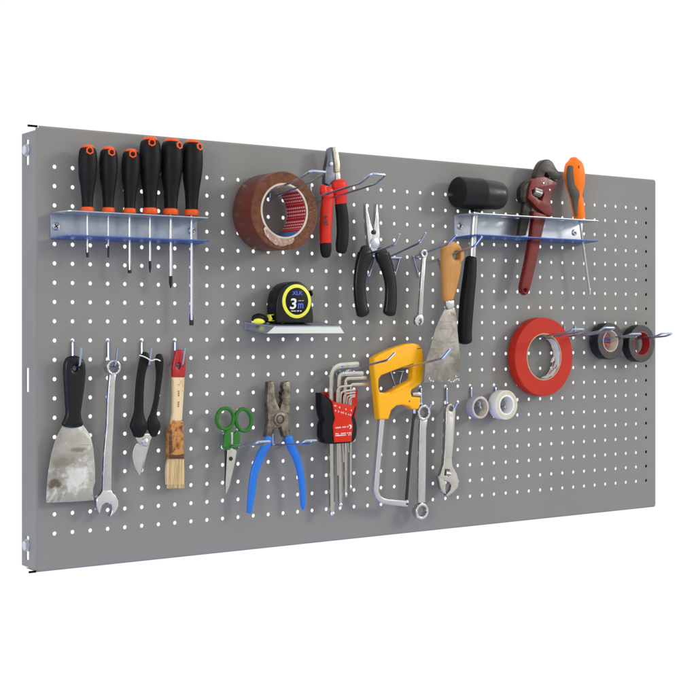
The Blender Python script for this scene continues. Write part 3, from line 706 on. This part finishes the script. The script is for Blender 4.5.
# large combination spanner
zI = Z(40, 335, 7.733); zJ = Z(40, 425, 6.96); NK = .9
o = thing('combination_spanner', 'long combination spanner hanging by its ring next to the black scraper', 'spanner', B((107, 516), NK), 'combination spanners')
pv = scales((113, 367), NK)[1]
mb = MB(); ring_head(mb, zI((574, 251))[0], NK, .48, 7.6/pv, 5.8/pv); build('ring_end', mb, M['chrome'], o)
sh_ = build('shank', MB().outline(zI((540, 302), (592, 302), (586, 370), (578, 560), (574, 690))+zJ((505, 200), (502, 465), (438, 465), (448, 200))+zI((518, 690), (524, 500), (534, 370)), NK-.1, .26, bevel=.08, res=3), M['satin'], o)
build('open_end', MB().outline(zJ((440, 455), (425, 482), (402, 505), (395, 530), (396, 575), (406, 605), (420, 620), (424, 592), (436, 560), (455, 544), (478, 542), (498, 556), (505, 585), (500, 612), (488, 636), (506, 626), (532, 600), (549, 565), (547, 525), (528, 490), (506, 472), (500, 455)), NK-.02, .36, bevel=.05), M['chrome'], o)
build('size_mark', MB().text('13mm', (104.8, 479.4), (105.9, 463.5), (107.5, 479.4), NK-.098, .006), M['nickel'], sh_)
build('stamped_mark', strokes((107.7, 446), (108.9, 428), (111.2, 446), NK-.1, 1, 3, .003), M['nickel'], sh_)
# double ring spanner
zP = Z(360, 335, 7.733); zQ = Z(360, 420, 6.629); NG = .95
o = thing('ring_spanner', 'offset double ring spanner hanging beside the saw blade', 'spanner', B((421, 519), NG))
pv = scales((424, 412), NG)[1]
mb = MB(); ring_head(mb, zP((498, 600))[0], NG, .42, 7.9/pv, 5.9/pv); build('ring_end', mb, M['chrome'], o)
mb = MB(); ring_head(mb, zQ((414, 606))[0], NG, .42, 8.0/pv, 6.0/pv); build('ring_end', mb, M['chrome'], o)
sh_ = build('shank', MB().outline(zP((468, 652), (500, 660), (526, 650))+zQ((442, 60), (440, 300), (436, 545), (414, 556), (388, 550), (392, 300), (398, 60)), NG-.1, .24, bevel=.07, res=3), M['satin'], o)
build('stamped_mark', strokes((421.5, 474), (422.7, 441), (424.5, 474), NG-.1, 1, 9, .003), M['nickel'], sh_)
# adjustable spanner
zR = Z(425, 380, 5.8); NA = .9
o = thing('adjustable_spanner', 'nickel adjustable spanner hanging jaw down on a peg hook', 'spanner', B((446, 497), NA))
bd = MB().outline(zR((124, 165), (132, 145), (152, 136), (172, 146), (178, 168), (174, 230), (166, 360), (156, 455), (160, 498), (184, 542), (197, 588), (192, 622), (164, 652), (132, 676), (122, 668), (148, 640), (155, 612), (140, 592), (106, 580), (84, 562), (92, 545), (110, 490), (117, 400), (121, 280)), NA, .3,
      holes=[zR(*circ(152, 167, 14, 17, 16)), zR((116, 514), (146, 520), (142, 560), (112, 554))], bevel=.028)
bod = build('body', bd, M['nickel'], o)
build('jaw', MB().outline(zR((78, 560), (86, 556), (110, 580), (122, 596), (120, 632), (124, 664), (108, 654), (90, 625), (84, 590)), NA-.02, .3, bevel=.04), M['nickel'], o)
a, b = B(zR((116, 538))[0], NA-.12), B(zR((143, 542))[0], NA-.12)
build('worm_screw', MB().tube([Vector(a)+(Vector(b)-Vector(a))*k/12 for k in range(13)], [.17+.03*(k % 2) for k in range(13)], 16), M['satin'], o, angle=20)
build('grip_panel', MB().outline(zR((132, 215), (164, 215), (156, 400), (150, 455), (126, 455), (128, 380)), NA+.012, .03, bevel=.008), M['satin'], bod)
# ================================================================ scrapers
NS = .75
o = thing('paint_scraper', 'black handled scraper with a wide speckled blade near the board corner', 'scraper', B((70, 501), NS), 'filling knives and scrapers')
build('blade', MB().outline(zJ((160, 0), (300, 0), (350, 70), (372, 160), (384, 300), (384, 400), (370, 440), (374, 525), (210, 536), (45, 541), (48, 450), (58, 330), (80, 200), (112, 90)), NS-.2, .05, bevel=.012), M['worn'], o)
hole = zI(*circ(279, 258, 17, 20, 14))
build('handle', MB().outline(zI((228, 170), (268, 160), (308, 166), (340, 188), (358, 230), (362, 300), (352, 410), (338, 510), (326, 600), (332, 650), (344, 690), (322, 712), (262, 720), (205, 712), (182, 690), (200, 648), (212, 600), (206, 500), (200, 400), (194, 300), (196, 230), (208, 190)), NS, .42, holes=[hole], bevel=.19, smooth=3, res=4), M['gloss'], o)
NX = 2.1
z8 = Z(400, 325, 8.7)
o = thing('paint_scraper', 'wooden handled scraper with a stained tapering blade', 'scraper', B((442, 383), NX), 'filling knives and scrapers')
build('blade', MB().outline(z6((324, 528), (378, 538), (392, 590), (400, 690))+z8((508, 120), (522, 250), (520, 400), (526, 494), (366, 500), (206, 503), (225, 315), (275, 150))+z6((245, 690), (285, 600)), NX-.24, .05, bevel=.012), M['worn2'], o)
mb = MB(); random.seed(4)
for cx, cy, sx, sy, k in ((262, 470, 9, 16, 7), (288, 488, 5, 6, 3), (420, 482, 12, 9, 5), (498, 462, 20, 18, 12), (460, 490, 25, 5, 7)):
    for i in range(k):
        x, y = cx+random.uniform(-sx, sx), min(496, cy+random.uniform(-sy, sy)); r_ = random.uniform(2, 6)
        mb.outline(z8(*[(x+r_*random.uniform(.5, 1.2)*math.cos(j*.785), y+r_*random.uniform(.5, 1.2)*math.sin(j*.785)) for j in range(8)]), NX-.235+.002*i, .02, bevel=.002)
random.seed(7)
build('plaster_spot', mb, M['white'], o)
build('handle', MB().outline(z6((312, 120), (330, 92), (362, 76), (402, 86), (432, 116), (440, 180), (432, 280), (408, 390), (378, 488), (350, 496), (322, 490), (314, 400), (308, 280), (306, 180)), NX, .5, holes=[z6(*circ(402, 176, 28, 30, 16))], bevel=.2, smooth=3, res=4), M['wood'], o)
build('ferrule', MB().outline(z6((322, 488), (378, 488), (382, 530), (366, 548), (340, 552), (322, 528)), NX-.1, .26, bevel=.06), M['satin'], o)

# ================================================================ pruning shears
zK = Z(120, 335, 7.733); zL = Z(120, 420, 7.733); NH = .8
o = thing('pruning_shears', 'closed black pruning shears with a curved blade, tied by white string', 'pruning shears', B((139, 475), NH))
build('blade', MB().outline(zL((128, 180), (104, 235), (98, 300), (115, 370), (150, 428), (164, 405), (176, 350), (200, 270), (216, 195), (175, 180)), NH-.06, .1, bevel=.03, smooth=2), M['satin'], o)
build('counter_blade', MB().outline(zL((200, 190), (244, 130), (232, 180), (188, 340), (172, 400), (166, 392), (190, 290)), NH-.2, .12, bevel=.03), M['nickel'], o)
build('pivot_plate', MB().outline(zL((120, 138), (150, 104), (240, 106), (248, 135), (214, 205), (165, 192), (138, 172)), NH+.02, .14, bevel=.03), M['nickel'], o)
q = B(zL((190, 170))[0], NH+.0); pb = build('pivot_bolt', MB().disc((q[0], q[1], NH+.02), .19, .1, seg=20, b=.4), M['chrome'], o)
build('pivot_nut', MB().disc((q[0], q[1], NH+.1), .09, .06, seg=6), M['satin'], pb)
L_ = zK((168, 150), (150, 195), (130, 300), (119, 400), (113, 500), (107, 590), (90, 650), (76, 690))+zL((78, 60), (100, 110)); R_ = zK((222, 144), (222, 195), (196, 300), (186, 400), (182, 500), (182, 590), (194, 650), (210, 690))+zL((216, 55), (190, 112))
build('handle', MB().loft(L_, R_, NH, .42, 20, 4, 2.6, tmax=.26), M['rubber'], o)
L_ = zK((278, 160), (270, 200), (278, 300), (272, 400), (260, 500), (238, 590), (212, 660))+zL((208, 40), (232, 112)); R_ = zK((326, 158), (336, 200), (330, 300), (316, 400), (302, 500), (284, 600), (294, 660))+zL((312, 60), (288, 116))
build('handle', MB().loft(L_, R_, NH, .42, 20, 4, 2.6, tmax=.26), M['rubber'], o)
build('tie_string', MB().tube([B(p, NH+.3) for p in zK((150, 157), (180, 165), (215, 182), (240, 198), (280, 188), (312, 200))], .032, 8, 3), M['string'], o)

# ================================================================ paint brush
NR = .75
o = thing('paint_brush', 'flat paint brush with red handle end and straw coloured bristles', 'paint brush', B((175, 487), NR))
build('handle_end', MB().outline(zK((438, 118), (470, 112), (504, 120), (513, 190), (513, 260), (506, 326), (410, 326), (411, 250), (424, 175)), NR, .3, holes=[zK(*circ(457, 240, 16, 22, 12))], bevel=.1, res=3), M['redend'], o)
build('handle', MB().outline(zK((411, 326), (505, 326), (498, 440), (491, 560), (486, 640))+zL((486, 0), (494, 50), (497, 80), (392, 80), (400, 30))+zK((412, 600), (414, 450)), NR, .3, bevel=.1, res=3), M['woodraw'], o)
build('ferrule', MB().outline(zL((412, 2), (440, 8), (488, 0), (497, 60), (498, 190), (497, 302), (380, 302), (380, 90), (396, 60)), NR+.05, .42, bevel=.08, res=3), M['ferrule'], o)
build('varnish_run', MB().outline(zL((393, 70), (404, 84), (400, 150), (408, 210), (402, 262), (430, 272), (470, 268), (497, 262), (497, 300), (381, 301), (380, 92)), NR+.062, .03, bevel=.01), mat('dark_varnish', (.075, .022, .009), .3, c2=(.16, .06, .018), scale=160, detail=8, fac=(.5, .62), bump=.4, bscale=300), o)
build('worn_print', strokes(zK((440, 570))[0], zK((446, 360))[0], zK((462, 570))[0], NR+.002, 1, 17, .004, .7), mat('brown_print', (.30, .15, .06), .6), o)
mb = MB().outline(zL((382, 298), (496, 298), (498, 400), (496, 500), (368, 502), (364, 400), (370, 340)), NR-.02, .3, bevel=.05)
random.seed(11)
for k in range(260):
    f = random.random(); x0 = 384+110*f; x1 = 364+132*f+random.uniform(-3, 3); y1 = 526+random.uniform(-9, 5); nn = NR-.34+random.random()*.36
    a, b = zL((x0, 300), (x1, y1)); q0, q1 = B(a, nn), B(b, nn)
    mb.tube([q0, ((q0[0]+q1[0])/2+random.uniform(-.015, .015), (q0[1]+q1[1])/2, nn), q1], [.016, .016, .008], 4)
build('bristle_head', mb, M['bristle'], o); random.seed(7)

# ================================================================ scissors
zM = Z(205, 395, 6.327); NI = .75
o = thing('scissors', 'small scissors with green finger loops', 'scissors', B((226, 494), NI))
lb = build('blade', MB().outline(zM((126, 352), (146, 345), (156, 440), (146, 540), (131, 600), (126, 560), (128, 450)), NI-.08, .07, bevel=.02), M['steel_dark'], o)
build('blade', MB().outline(zM((142, 340), (194, 336), (201, 362), (189, 432), (155, 580), (132, 634), (131, 560), (138, 430)), NI, .07, bevel=.02), M['nickel'], o)
q = B(zM((163, 403))[0], NI); build('pivot_screw', MB().disc((q[0], q[1], NI-.01), .12, .06, seg=16, b=.4), M['steel_dark'], o)
for (cx, cy, rx, ry, tilt), shank in (((127, 150, 53, 66, .12), ((134, 226), (178, 214), (178, 300), (160, 348), (116, 336), (122, 300))), ((244, 158, 49, 70, -.12), ((184, 244), (222, 226), (224, 300), (207, 348), (180, 330), (178, 290)))):
    pts = [(cx+rx*math.cos(a)*math.cos(tilt)-ry*math.sin(a)*math.sin(tilt), cy+rx*math.cos(a)*math.sin(tilt)+ry*math.sin(a)*math.cos(tilt)) for a in [k*2*math.pi/28 for k in range(28)]]
    h = MB().tube([B(p, NI) for p in zM(*pts)], .105, 12, closed=True, flat=(0, 0, 1), rn=1.35)
    h.outline(zM(*shank), NI+.09, .2, bevel=.07, smooth=2, res=3)
    build('finger_loop', h, M['green'], o)
build('tang', MB().outline(zM((166, 236), (178, 236), (178, 312), (166, 312)), NI+.10, .04, bevel=.01), M['nickel'], o)

# ================================================================ blue handled pliers
zN = Z(240, 370, 4.64); NQ = .8
o = thing('linesman_pliers', 'old oily pliers with bright blue dipped handles, jaws up', 'pliers', B((270, 516), NQ))
build('jaw', MB().outline(zN((132, 56), (154, 52), (162, 76), (163, 112), (172, 150), (186, 178), (192, 200), (192, 266), (164, 270), (148, 314), (122, 312), (134, 236), (128, 150)), NQ, .42, bevel=.06), M['plierhead'], o)
build('jaw', MB().outline(zN((206, 56), (230, 52), (237, 92), (235, 150), (228, 238), (236, 308), (206, 312), (194, 270), (186, 200), (190, 178), (200, 140), (193, 128), (198, 116), (194, 104), (204, 94), (200, 78)), NQ+.03, .42, bevel=.06), M['plierhead'], o)
q = B(zN((184, 228))[0], NQ); pb = build('pivot', MB().disc((q[0], q[1], NQ), .40, .07, seg=32, b=.4), M['plierhead'], o)
build('pivot_ring', MB().ring((q[0], q[1], 0), .26, .20, NQ+.06, NQ+.085, 28, .01), M['steel_dark'], pb)
build('handle', MB().loft(zN((116, 318), (102, 345), (74, 400), (54, 450), (43, 500), (34, 590), (30, 655)), zN((152, 316), (142, 350), (114, 402), (94, 452), (80, 502), (68, 592), (54, 662)), NQ, .6, 20, 4, 2.2), M['blue'], o)
build('handle', MB().loft(zN((206, 316), (216, 350), (241, 400), (258, 450), (268, 500), (276, 560), (280, 622), (286, 646)), zN((244, 312), (256, 350), (278, 400), (292, 450), (300, 500), (304, 560), (304, 622), (298, 646)), NQ, .6, 20, 4, 2.2), M['blue'], o)

# ================================================================ hex keys in their holder
zO = Z(315, 375, 9.28); zH = Z(310, 355, 8.7); zG = Z(310, 430, 7.326); N0 = .85
o = thing('hex_key_holder', 'red and black plastic holder clasping a fan of hex keys', 'tool holder', B((340, 442), N0))
build('back_wall', MB().outline(zO((62, 160), (196, 158), (300, 150), (340, 146), (398, 140), (390, 300), (372, 420), (74, 400)), N0-.35, .1, bevel=.02), M['redplast'], o)
build('side_grip', MB().outline(zO((60, 166), (108, 190), (160, 250), (260, 276), (374, 290), (388, 300), (376, 350), (368, 380), (384, 420), (394, 490), (388, 560), (372, 610), (330, 630), (200, 640), (130, 640), (92, 625), (72, 570), (74, 470), (92, 420), (76, 380), (62, 300)), N0+.35, .68, bevel=.08, res=3), M['rubber'], o)
fr = build('front_face', MB().outline(zO((106, 186), (160, 236), (186, 250), (372, 290), (352, 362), (338, 398), (352, 462), (340, 618), (182, 626), (170, 470), (188, 402), (164, 252)), N0+.43, .14, bevel=.03), M['redplast'], o)
nf = N0+.431
build('brand_line', strokes(zO((190, 482))[0], zO((310, 470))[0], zO((190, 500))[0], nf, 1, 21), M['white'], fr)
sw = zO((312, 462), (335, 462), (343, 480), (330, 500), (318, 500), (332, 482)); build('brand_swoosh', MB().outline(sw, nf+.012, .01, bevel=.001), M['white'], fr)
build('small_print', strokes(zO((190, 538))[0], zO((335, 528))[0], zO((190, 572))[0], nf, 2, 22), M['white'], fr)
szs = [('10', 178, 276), ('8', 222, 292), ('6', 282, 308), ('5', 330, 320), ('4', 184, 322), ('3', 212, 330), ('2.5', 240, 338), ('2', 280, 350), ('1.5', 308, 358)]
for tx, x, y in szs:
    w = 8*len(tx)+3; build('size_number', MB().text(tx, zO((x, y))[0], zO((x+w, y+w*.22))[0], zO((x, y+15))[0], nf, .008), M['white'], fr)
def hexkey(label, path, w, n, low):
    pts = [B(p, n) for p in zH(*path)]
    lowp = B(low, n); o = thing('hex_key', label, 'hex key', lowp, 'hex keys in the red holder')
    pv = scales((338, 420), n)[1]; r = w/2/pv*1.48
    r_ = rounded([pts[0], pts[1], pts[2]], .7 if w > 2 else .3, 8)
    full = [Vector(lowp)+Vector((0, .16, 0))]+r_
    build('shank', MB().tube(full, r, 6), M['nickel'], o, angle=20)
    if w > 1.5: build('ball_end', MB().lathe(lowp, [(.0001, -.12), (r*.55, -.12), (r*.92, -.02), (r*.85, .06), (r*.6, .11), (r*.6, .18), (.0001, .18)], (0, 1, 0), 12, False), M['chrome'], o)
    return o
hexkey('thickest hex key, its long arm the lowest of the set', [(181, 330), (184, 98), (414, 80)], 4.2, N0-.05, (331.9, 513))
hexkey('second thickest hex key, just under the thickest arm', [(247, 290), (250, 165), (456, 160)], 3.4, N0+.02, (340.4, 504.5))
hexkey('third thickest hex key, middle of the thick arms', [(305, 290), (308, 204), (486, 198)], 2.7, N0-.02, (345.8, 495))
hexkey('fourth thickest hex key, its short arm pointing furthest right', [(352, 300), (356, 258), (503, 252)], 2.3, N0-.08, (350.6, 487.5))
hexkey('fifth hex key, thin, topmost of the small nested keys', [(235, 410), (238, 278), (362, 266)], 1.5, N0+.2, (337.8, 478))
hexkey('sixth hex key, thin, second of the small nested keys', [(265, 415), (268, 316), (392, 302)], 1.3, N0+.2, (343.8, 465))
hexkey('seventh hex key, very thin, third of the small nested keys', [(292, 425), (294, 338), (392, 324)], 1.1, N0+.2, (348.6, 455))
hexkey('eighth hex key, very thin, fourth of the small nested keys', [(318, 430), (320, 360), (392, 346)], 1.0, N0+.2, (346.5, 438))
hexkey('thinnest hex key, innermost and lowest of the nested keys', [(338, 435), (340, 372), (390, 360)], .9, N0+.2, (348.8, 438))

# ================================================================ yellow saw
NY = 1.3
o = thing('hacksaw', 'junior hacksaw with yellow D shaped handle and grey frame', 'hacksaw', B((405, 505), NY))
hd = MB().outline(zP((112, 180), (150, 152), (250, 106), (350, 72), (415, 63), (456, 74), (484, 104), (492, 150), (495, 280), (486, 350), (468, 384), (402, 424), (396, 446), (404, 478), (470, 482), (472, 500), (464, 552), (452, 574), (406, 574), (384, 552), (332, 540), (286, 546), (246, 580), (222, 652), (152, 652), (144, 560), (128, 400), (110, 260)), NY, .58,
     holes=[zP((148, 340), (168, 312), (300, 262), (420, 220), (412, 260), (412, 332), (400, 350), (320, 392), (240, 440), (200, 450), (156, 442), (146, 400))], bevel=.09, res=3)
h = build('handle', hd, M['yellow'], o)
build('hand_rib', MB().outline(zP((420, 226), (440, 214), (446, 340), (430, 366), (330, 420), (244, 456), (238, 446), (322, 396), (404, 352), (416, 334)), NY+.03, .05, bevel=.018), M['yellow'], h)
build('handle_mark', MB().outline(zP((442, 104), (474, 100), (474, 105), (442, 109)), NY+.012, .02, bevel=.002), M['blackp'], h)
build('screw_hole', MB().disc(B(zP((382, 512))[0], NY-.01), .05, .014, seg=12), M['hexhole'], h)
build('frame', MB().outline(zP((158, 648), (196, 648))+zQ((165, 0), (146, 200), (130, 400), (126, 470), (136, 500), (156, 516), (186, 525), (320, 536), (318, 576), (200, 563), (142, 551), (106, 512), (93, 470), (100, 400), (118, 200), (134, 0)), NY-.1, .32, bevel=.05), mat('grey_painted_steel', (.50, .50, .50), .35, .7), o)
build('blade', MB().outline(zP((414, 590), (448, 600))+zQ((362, 5), (340, 230), (318, 530), (300, 530), (322, 230), (345, 5)), NY-.28, .04, bevel=.008), M['tip'], o)
build('blade_pin', MB().disc(B(zQ((311, 556))[0], NY-.12), .06, .05, seg=12), M['steel_dark'], o)
a, b = zP((404, 460), (470, 460)); build('wing_nut', MB().tube([B(a, NY-.2), B(zP((425, 452))[0], NY-.2), B(zP((450, 455))[0], NY-.2), B(b, NY-.2)], [.10, .16, .16, .12], 14), M['chrome'], o)
build('blade_holder', MB().tube([B(p, NY-.28) for p in zP((418, 560), (418, 606))], .1, 12), M['chrome'], o)

# ================================================================ shelf with the tape measure
NF = 2.2
fl_t, fl_b, fr_b, fr_t = B((274, 326), NF-.1), B((267, 333.4), NF), B((344.3, 333.2), NF), B((340.3, 326), NF-.1)
bl_t, bl_b = B((244, 322.2), .05), B((244.5, 329.6), .05); br_t, br_b = B((320, 321.6), .05), B((322, 329.6), .05)
o = thing('tray_shelf', 'small shiny metal shelf with a pale front lip under the tape measure', 'shelf', (20*0+(bl_b[0]+br_b[0])/2, bl_b[1], 0))
def sheet4(q, t, d):            # thin sheet with thickness along d
    d = Vector(d)*t; q = [Vector(x) for x in q]
    return MB().add(q+[x-d for x in q], [[0, 1, 2, 3], [7, 6, 5, 4], [0, 4, 5, 1], [1, 5, 6, 2], [2, 6, 7, 3], [3, 7, 4, 0]])
build('top_plate', sheet4([bl_t, fl_t, fr_t, br_t], .05, (0, 1, 0)), M['zinc'], o)
build('back_plate', sheet4([(bl_b[0], bl_b[1], .05), (br_b[0], br_b[1], .05), (br_t[0], br_t[1]-.055, .05), (bl_t[0], bl_t[1]-.055, .05)], .04, (0, 0, 1)), M['zinc'], o)
d1 = Vector((0, -.06, 0))
build('front_lip', sheet4([Vector(fl_b), Vector(fr_b), Vector(fr_t)+d1, Vector(fl_t)+d1], .05, (0, 0, 1)), mat('pale_lip_steel', (.50, .53, .51), .45, .3, spec=.3), o)
build('side_plate', sheet4([Vector(bl_b)+Vector((.0, .0, .01)), Vector(fl_b)+Vector((0, 0, -.06)), Vector(fl_t)+Vector((0, -.06, -.06)), Vector(bl_t)+Vector((0, -.06, .01))], .03, (-1, 0, 0)), M['zinc'], o)

zW = Z(240, 275, 6.327); zV = Z(275, 275, 13.92); NT = 1.55
o = thing('tape_measure', 'black three metre tape measure with a yellow ringed face on the shelf', 'tape measure', B((296, 321), NT))
body_px = [(p.x, p.y) for p in catmull([Vector((x, y, 0)) for x, y in zW((238, 288), (234, 240), (236, 170), (250, 110), (284, 64), (340, 42), (388, 46), (424, 76), (446, 120), (457, 190), (464, 240), (467, 288))], False, 4)]+zW((467, 302), (239, 302))
cs = build('case', MB().outline(body_px, NT, 1.12, bevel=.09, res=4), M['gloss'], o)
u, v, _ = B(zV((300, 366))[0], NT); pv = scales(zV((300, 366))[0], NT)[1]
build('face_ring', MB().ring((u, v, 0), 17.1/pv, 13.6/pv, NT-.02, NT+.045, 64, .03), M['lime'], cs)
face = build('face_disc', MB().disc((u, v, NT-.01), 13.7/pv, .025, seg=64), M['rubber'], cs)
nf = NT+.016
build('lettering', MB().text('XLK', zV((238, 226))[0], zV((386, 224))[0], zV((238, 280))[0], nf), M['bluep'], face)
build('length_number', MB().text('3', zV((222, 326))[0], zV((304, 324))[0], zV((206, 476))[0], nf, .014), M['white'], face)
build('length_unit', MB().text('m', zV((320, 394))[0], zV((394, 392))[0], zV((318, 466))[0], nf), M['bluep'], face)
build('small_print', strokes(zV((224, 490))[0], zV((378, 488))[0], zV((222, 514))[0], nf-.006, 1, 31, dens=.92), M['white'], face)
build('small_print', strokes(zV((324, 352))[0], zV((400, 350))[0], zV((324, 366))[0], nf-.006, 1, 32), M['white'], face)
build('lock_button', MB().outline(zW((448, 100), (458, 98), (464, 118), (462, 132), (452, 134)), NT-.3, .4, bevel=.05), M['rubber'], cs)
mt = MB().outline(zW((192, 250), (236, 248), (252, 276), (250, 292), (190, 292)), NT-.35, .35, holes=[zW((206, 258), (228, 258), (232, 276), (210, 276))], bevel=.04); build('tape_mouth', mt, M['lime'], cs)
build('tape_mouth_inside', MB().outline(zW((202, 254), (232, 254), (236, 280), (206, 280)), NT-.45, .1, bevel=.01), M['blackp'], cs)
L_ = zW((82, 262), (110, 248), (150, 256), (196, 282)); R_ = zW((84, 292), (112, 296), (150, 298), (196, 298))
mb = MB().body(catmull([Vector(B(p, .9)) for p in zW((82, 284), (92, 276), (110, 271), (130, 272), (150, 277), (175, 286), (205, 293))], False, 3), [v.x for v in catmull([Vector((q, 0, 0)) for q in (.12, .2, .25, .25, .21, .14, .08)], False, 3)], .9, 18, 2.)
stp = build('strap', mb, M['rubber'], o)
mb = MB().body([Vector(B(p, 1.12)) for p in zW((84, 296), (92, 294), (104, 293), (118, 293), (134, 294), (146, 295), (154, 297))], [.05, .115, .155, .165, .15, .11, .05], .7, 16, 2.); build('strap_button', mb, M['lime'], stp)

# ================================================================ camera
cam = bpy.data.cameras.new('camera'); co = bpy.data.objects.new('camera', cam); col.objects.link(co); scene.camera = co
cam.sensor_width = 36; cam.sensor_fit = 'HORIZONTAL'; cam.lens = F/696*36; cam.clip_start = .05; cam.clip_end = 200
cam.shift_y = (Y0-348)/696
co.location = W((CU, CV, CN)); co.rotation_euler = (math.pi/2, 0, -TH)

# ================================================================ studio light
w = bpy.data.worlds.new('World'); scene.world = w; w.use_nodes = True; nt = w.node_tree; bg = nt.nodes['Background']
tc = nt.nodes.new('ShaderNodeTexCoord'); sp = nt.nodes.new('ShaderNodeSeparateXYZ'); nt.links.new(tc.outputs['Generated'], sp.inputs[0])
def mrange(sock, a, b, c, d, smooth=True):
    m = nt.nodes.new('ShaderNodeMapRange'); m.interpolation_type = 'SMOOTHSTEP' if smooth else 'LINEAR'
    for i, x in enumerate((a, b, c, d)): m.inputs[i+1].default_value = x
    nt.links.new(sock, m.inputs[0]); return m.outputs[0]
def math2(op, a, b):
    m = nt.nodes.new('ShaderNodeMath'); m.operation = op
    for i, x in enumerate((a, b)):
        if isinstance(x, (int, float)): m.inputs[i].default_value = x
        else: nt.links.new(x, m.inputs[i])
    return m.outputs[0]
# white cyclorama behind the board, greyer studio room in front of it
front = math2('ADD', mrange(sp.outputs[0], -.7, .9, .64, .86), mrange(sp.outputs[2], -.6, .8, -.14, .26))
back = mrange(sp.outputs[1], .02, .22, 0, 1)
mx = nt.nodes.new('ShaderNodeMix'); mx.data_type = 'FLOAT'
nt.links.new(back, mx.inputs[0]); nt.links.new(front, mx.inputs[2]); mx.inputs[3].default_value = 1.02
cmb = nt.nodes.new('ShaderNodeCombineColor')
for i in range(3): nt.links.new(mx.outputs[0], cmb.inputs[i])
nt.links.new(cmb.outputs[0], bg.inputs['Color']); bg.inputs['Strength'].default_value = 1.0
def area(name, loc, target, size, power, color=(1, 1, 1), sy=None):
    l = bpy.data.lights.new(name, 'AREA'); l.energy = power; l.color = color; l.size = size
    if sy: l.shape = 'RECTANGLE'; l.size_y = sy
    o = bpy.data.objects.new(name, l); col.objects.link(o); o.location = loc
    o.rotation_euler = (Vector(target)-Vector(loc)).to_track_quat('-Z', 'Y').to_euler(); return o
ctr = Vector((23*P, 0, 11.5*P))
area('key_softbox', ctr+Vector((7, -5.5, 3.0)), ctr, 1.7, 300, (1, .98, .95))
area('low_blue_softbox', ctr+Vector((-.35, -.16, -1.6)), ctr+Vector((.0, -.1, 0)), 1.6, 12, (.06, .16, 1), .22)
area('side_blue_softbox', ctr+Vector((-2.6, -.26, -.15)), ctr+Vector((.2, -.05, 0)), .3, 7, (.07, .17, 1), .8)
area('added_fill', ctr+Vector((-6.5, -4.5, 1.5)), ctr, 2.5, 165)  # added white fill, brightens the left of the board and its flange
vs = scene.view_settings; scene.display_settings.display_device = 'sRGB'
vs.view_transform = 'Standard'; vs.look = 'None'; vs.exposure = 0; vs.gamma = 1; vs.use_curve_mapping = False
scene.cycles.max_bounces = 8
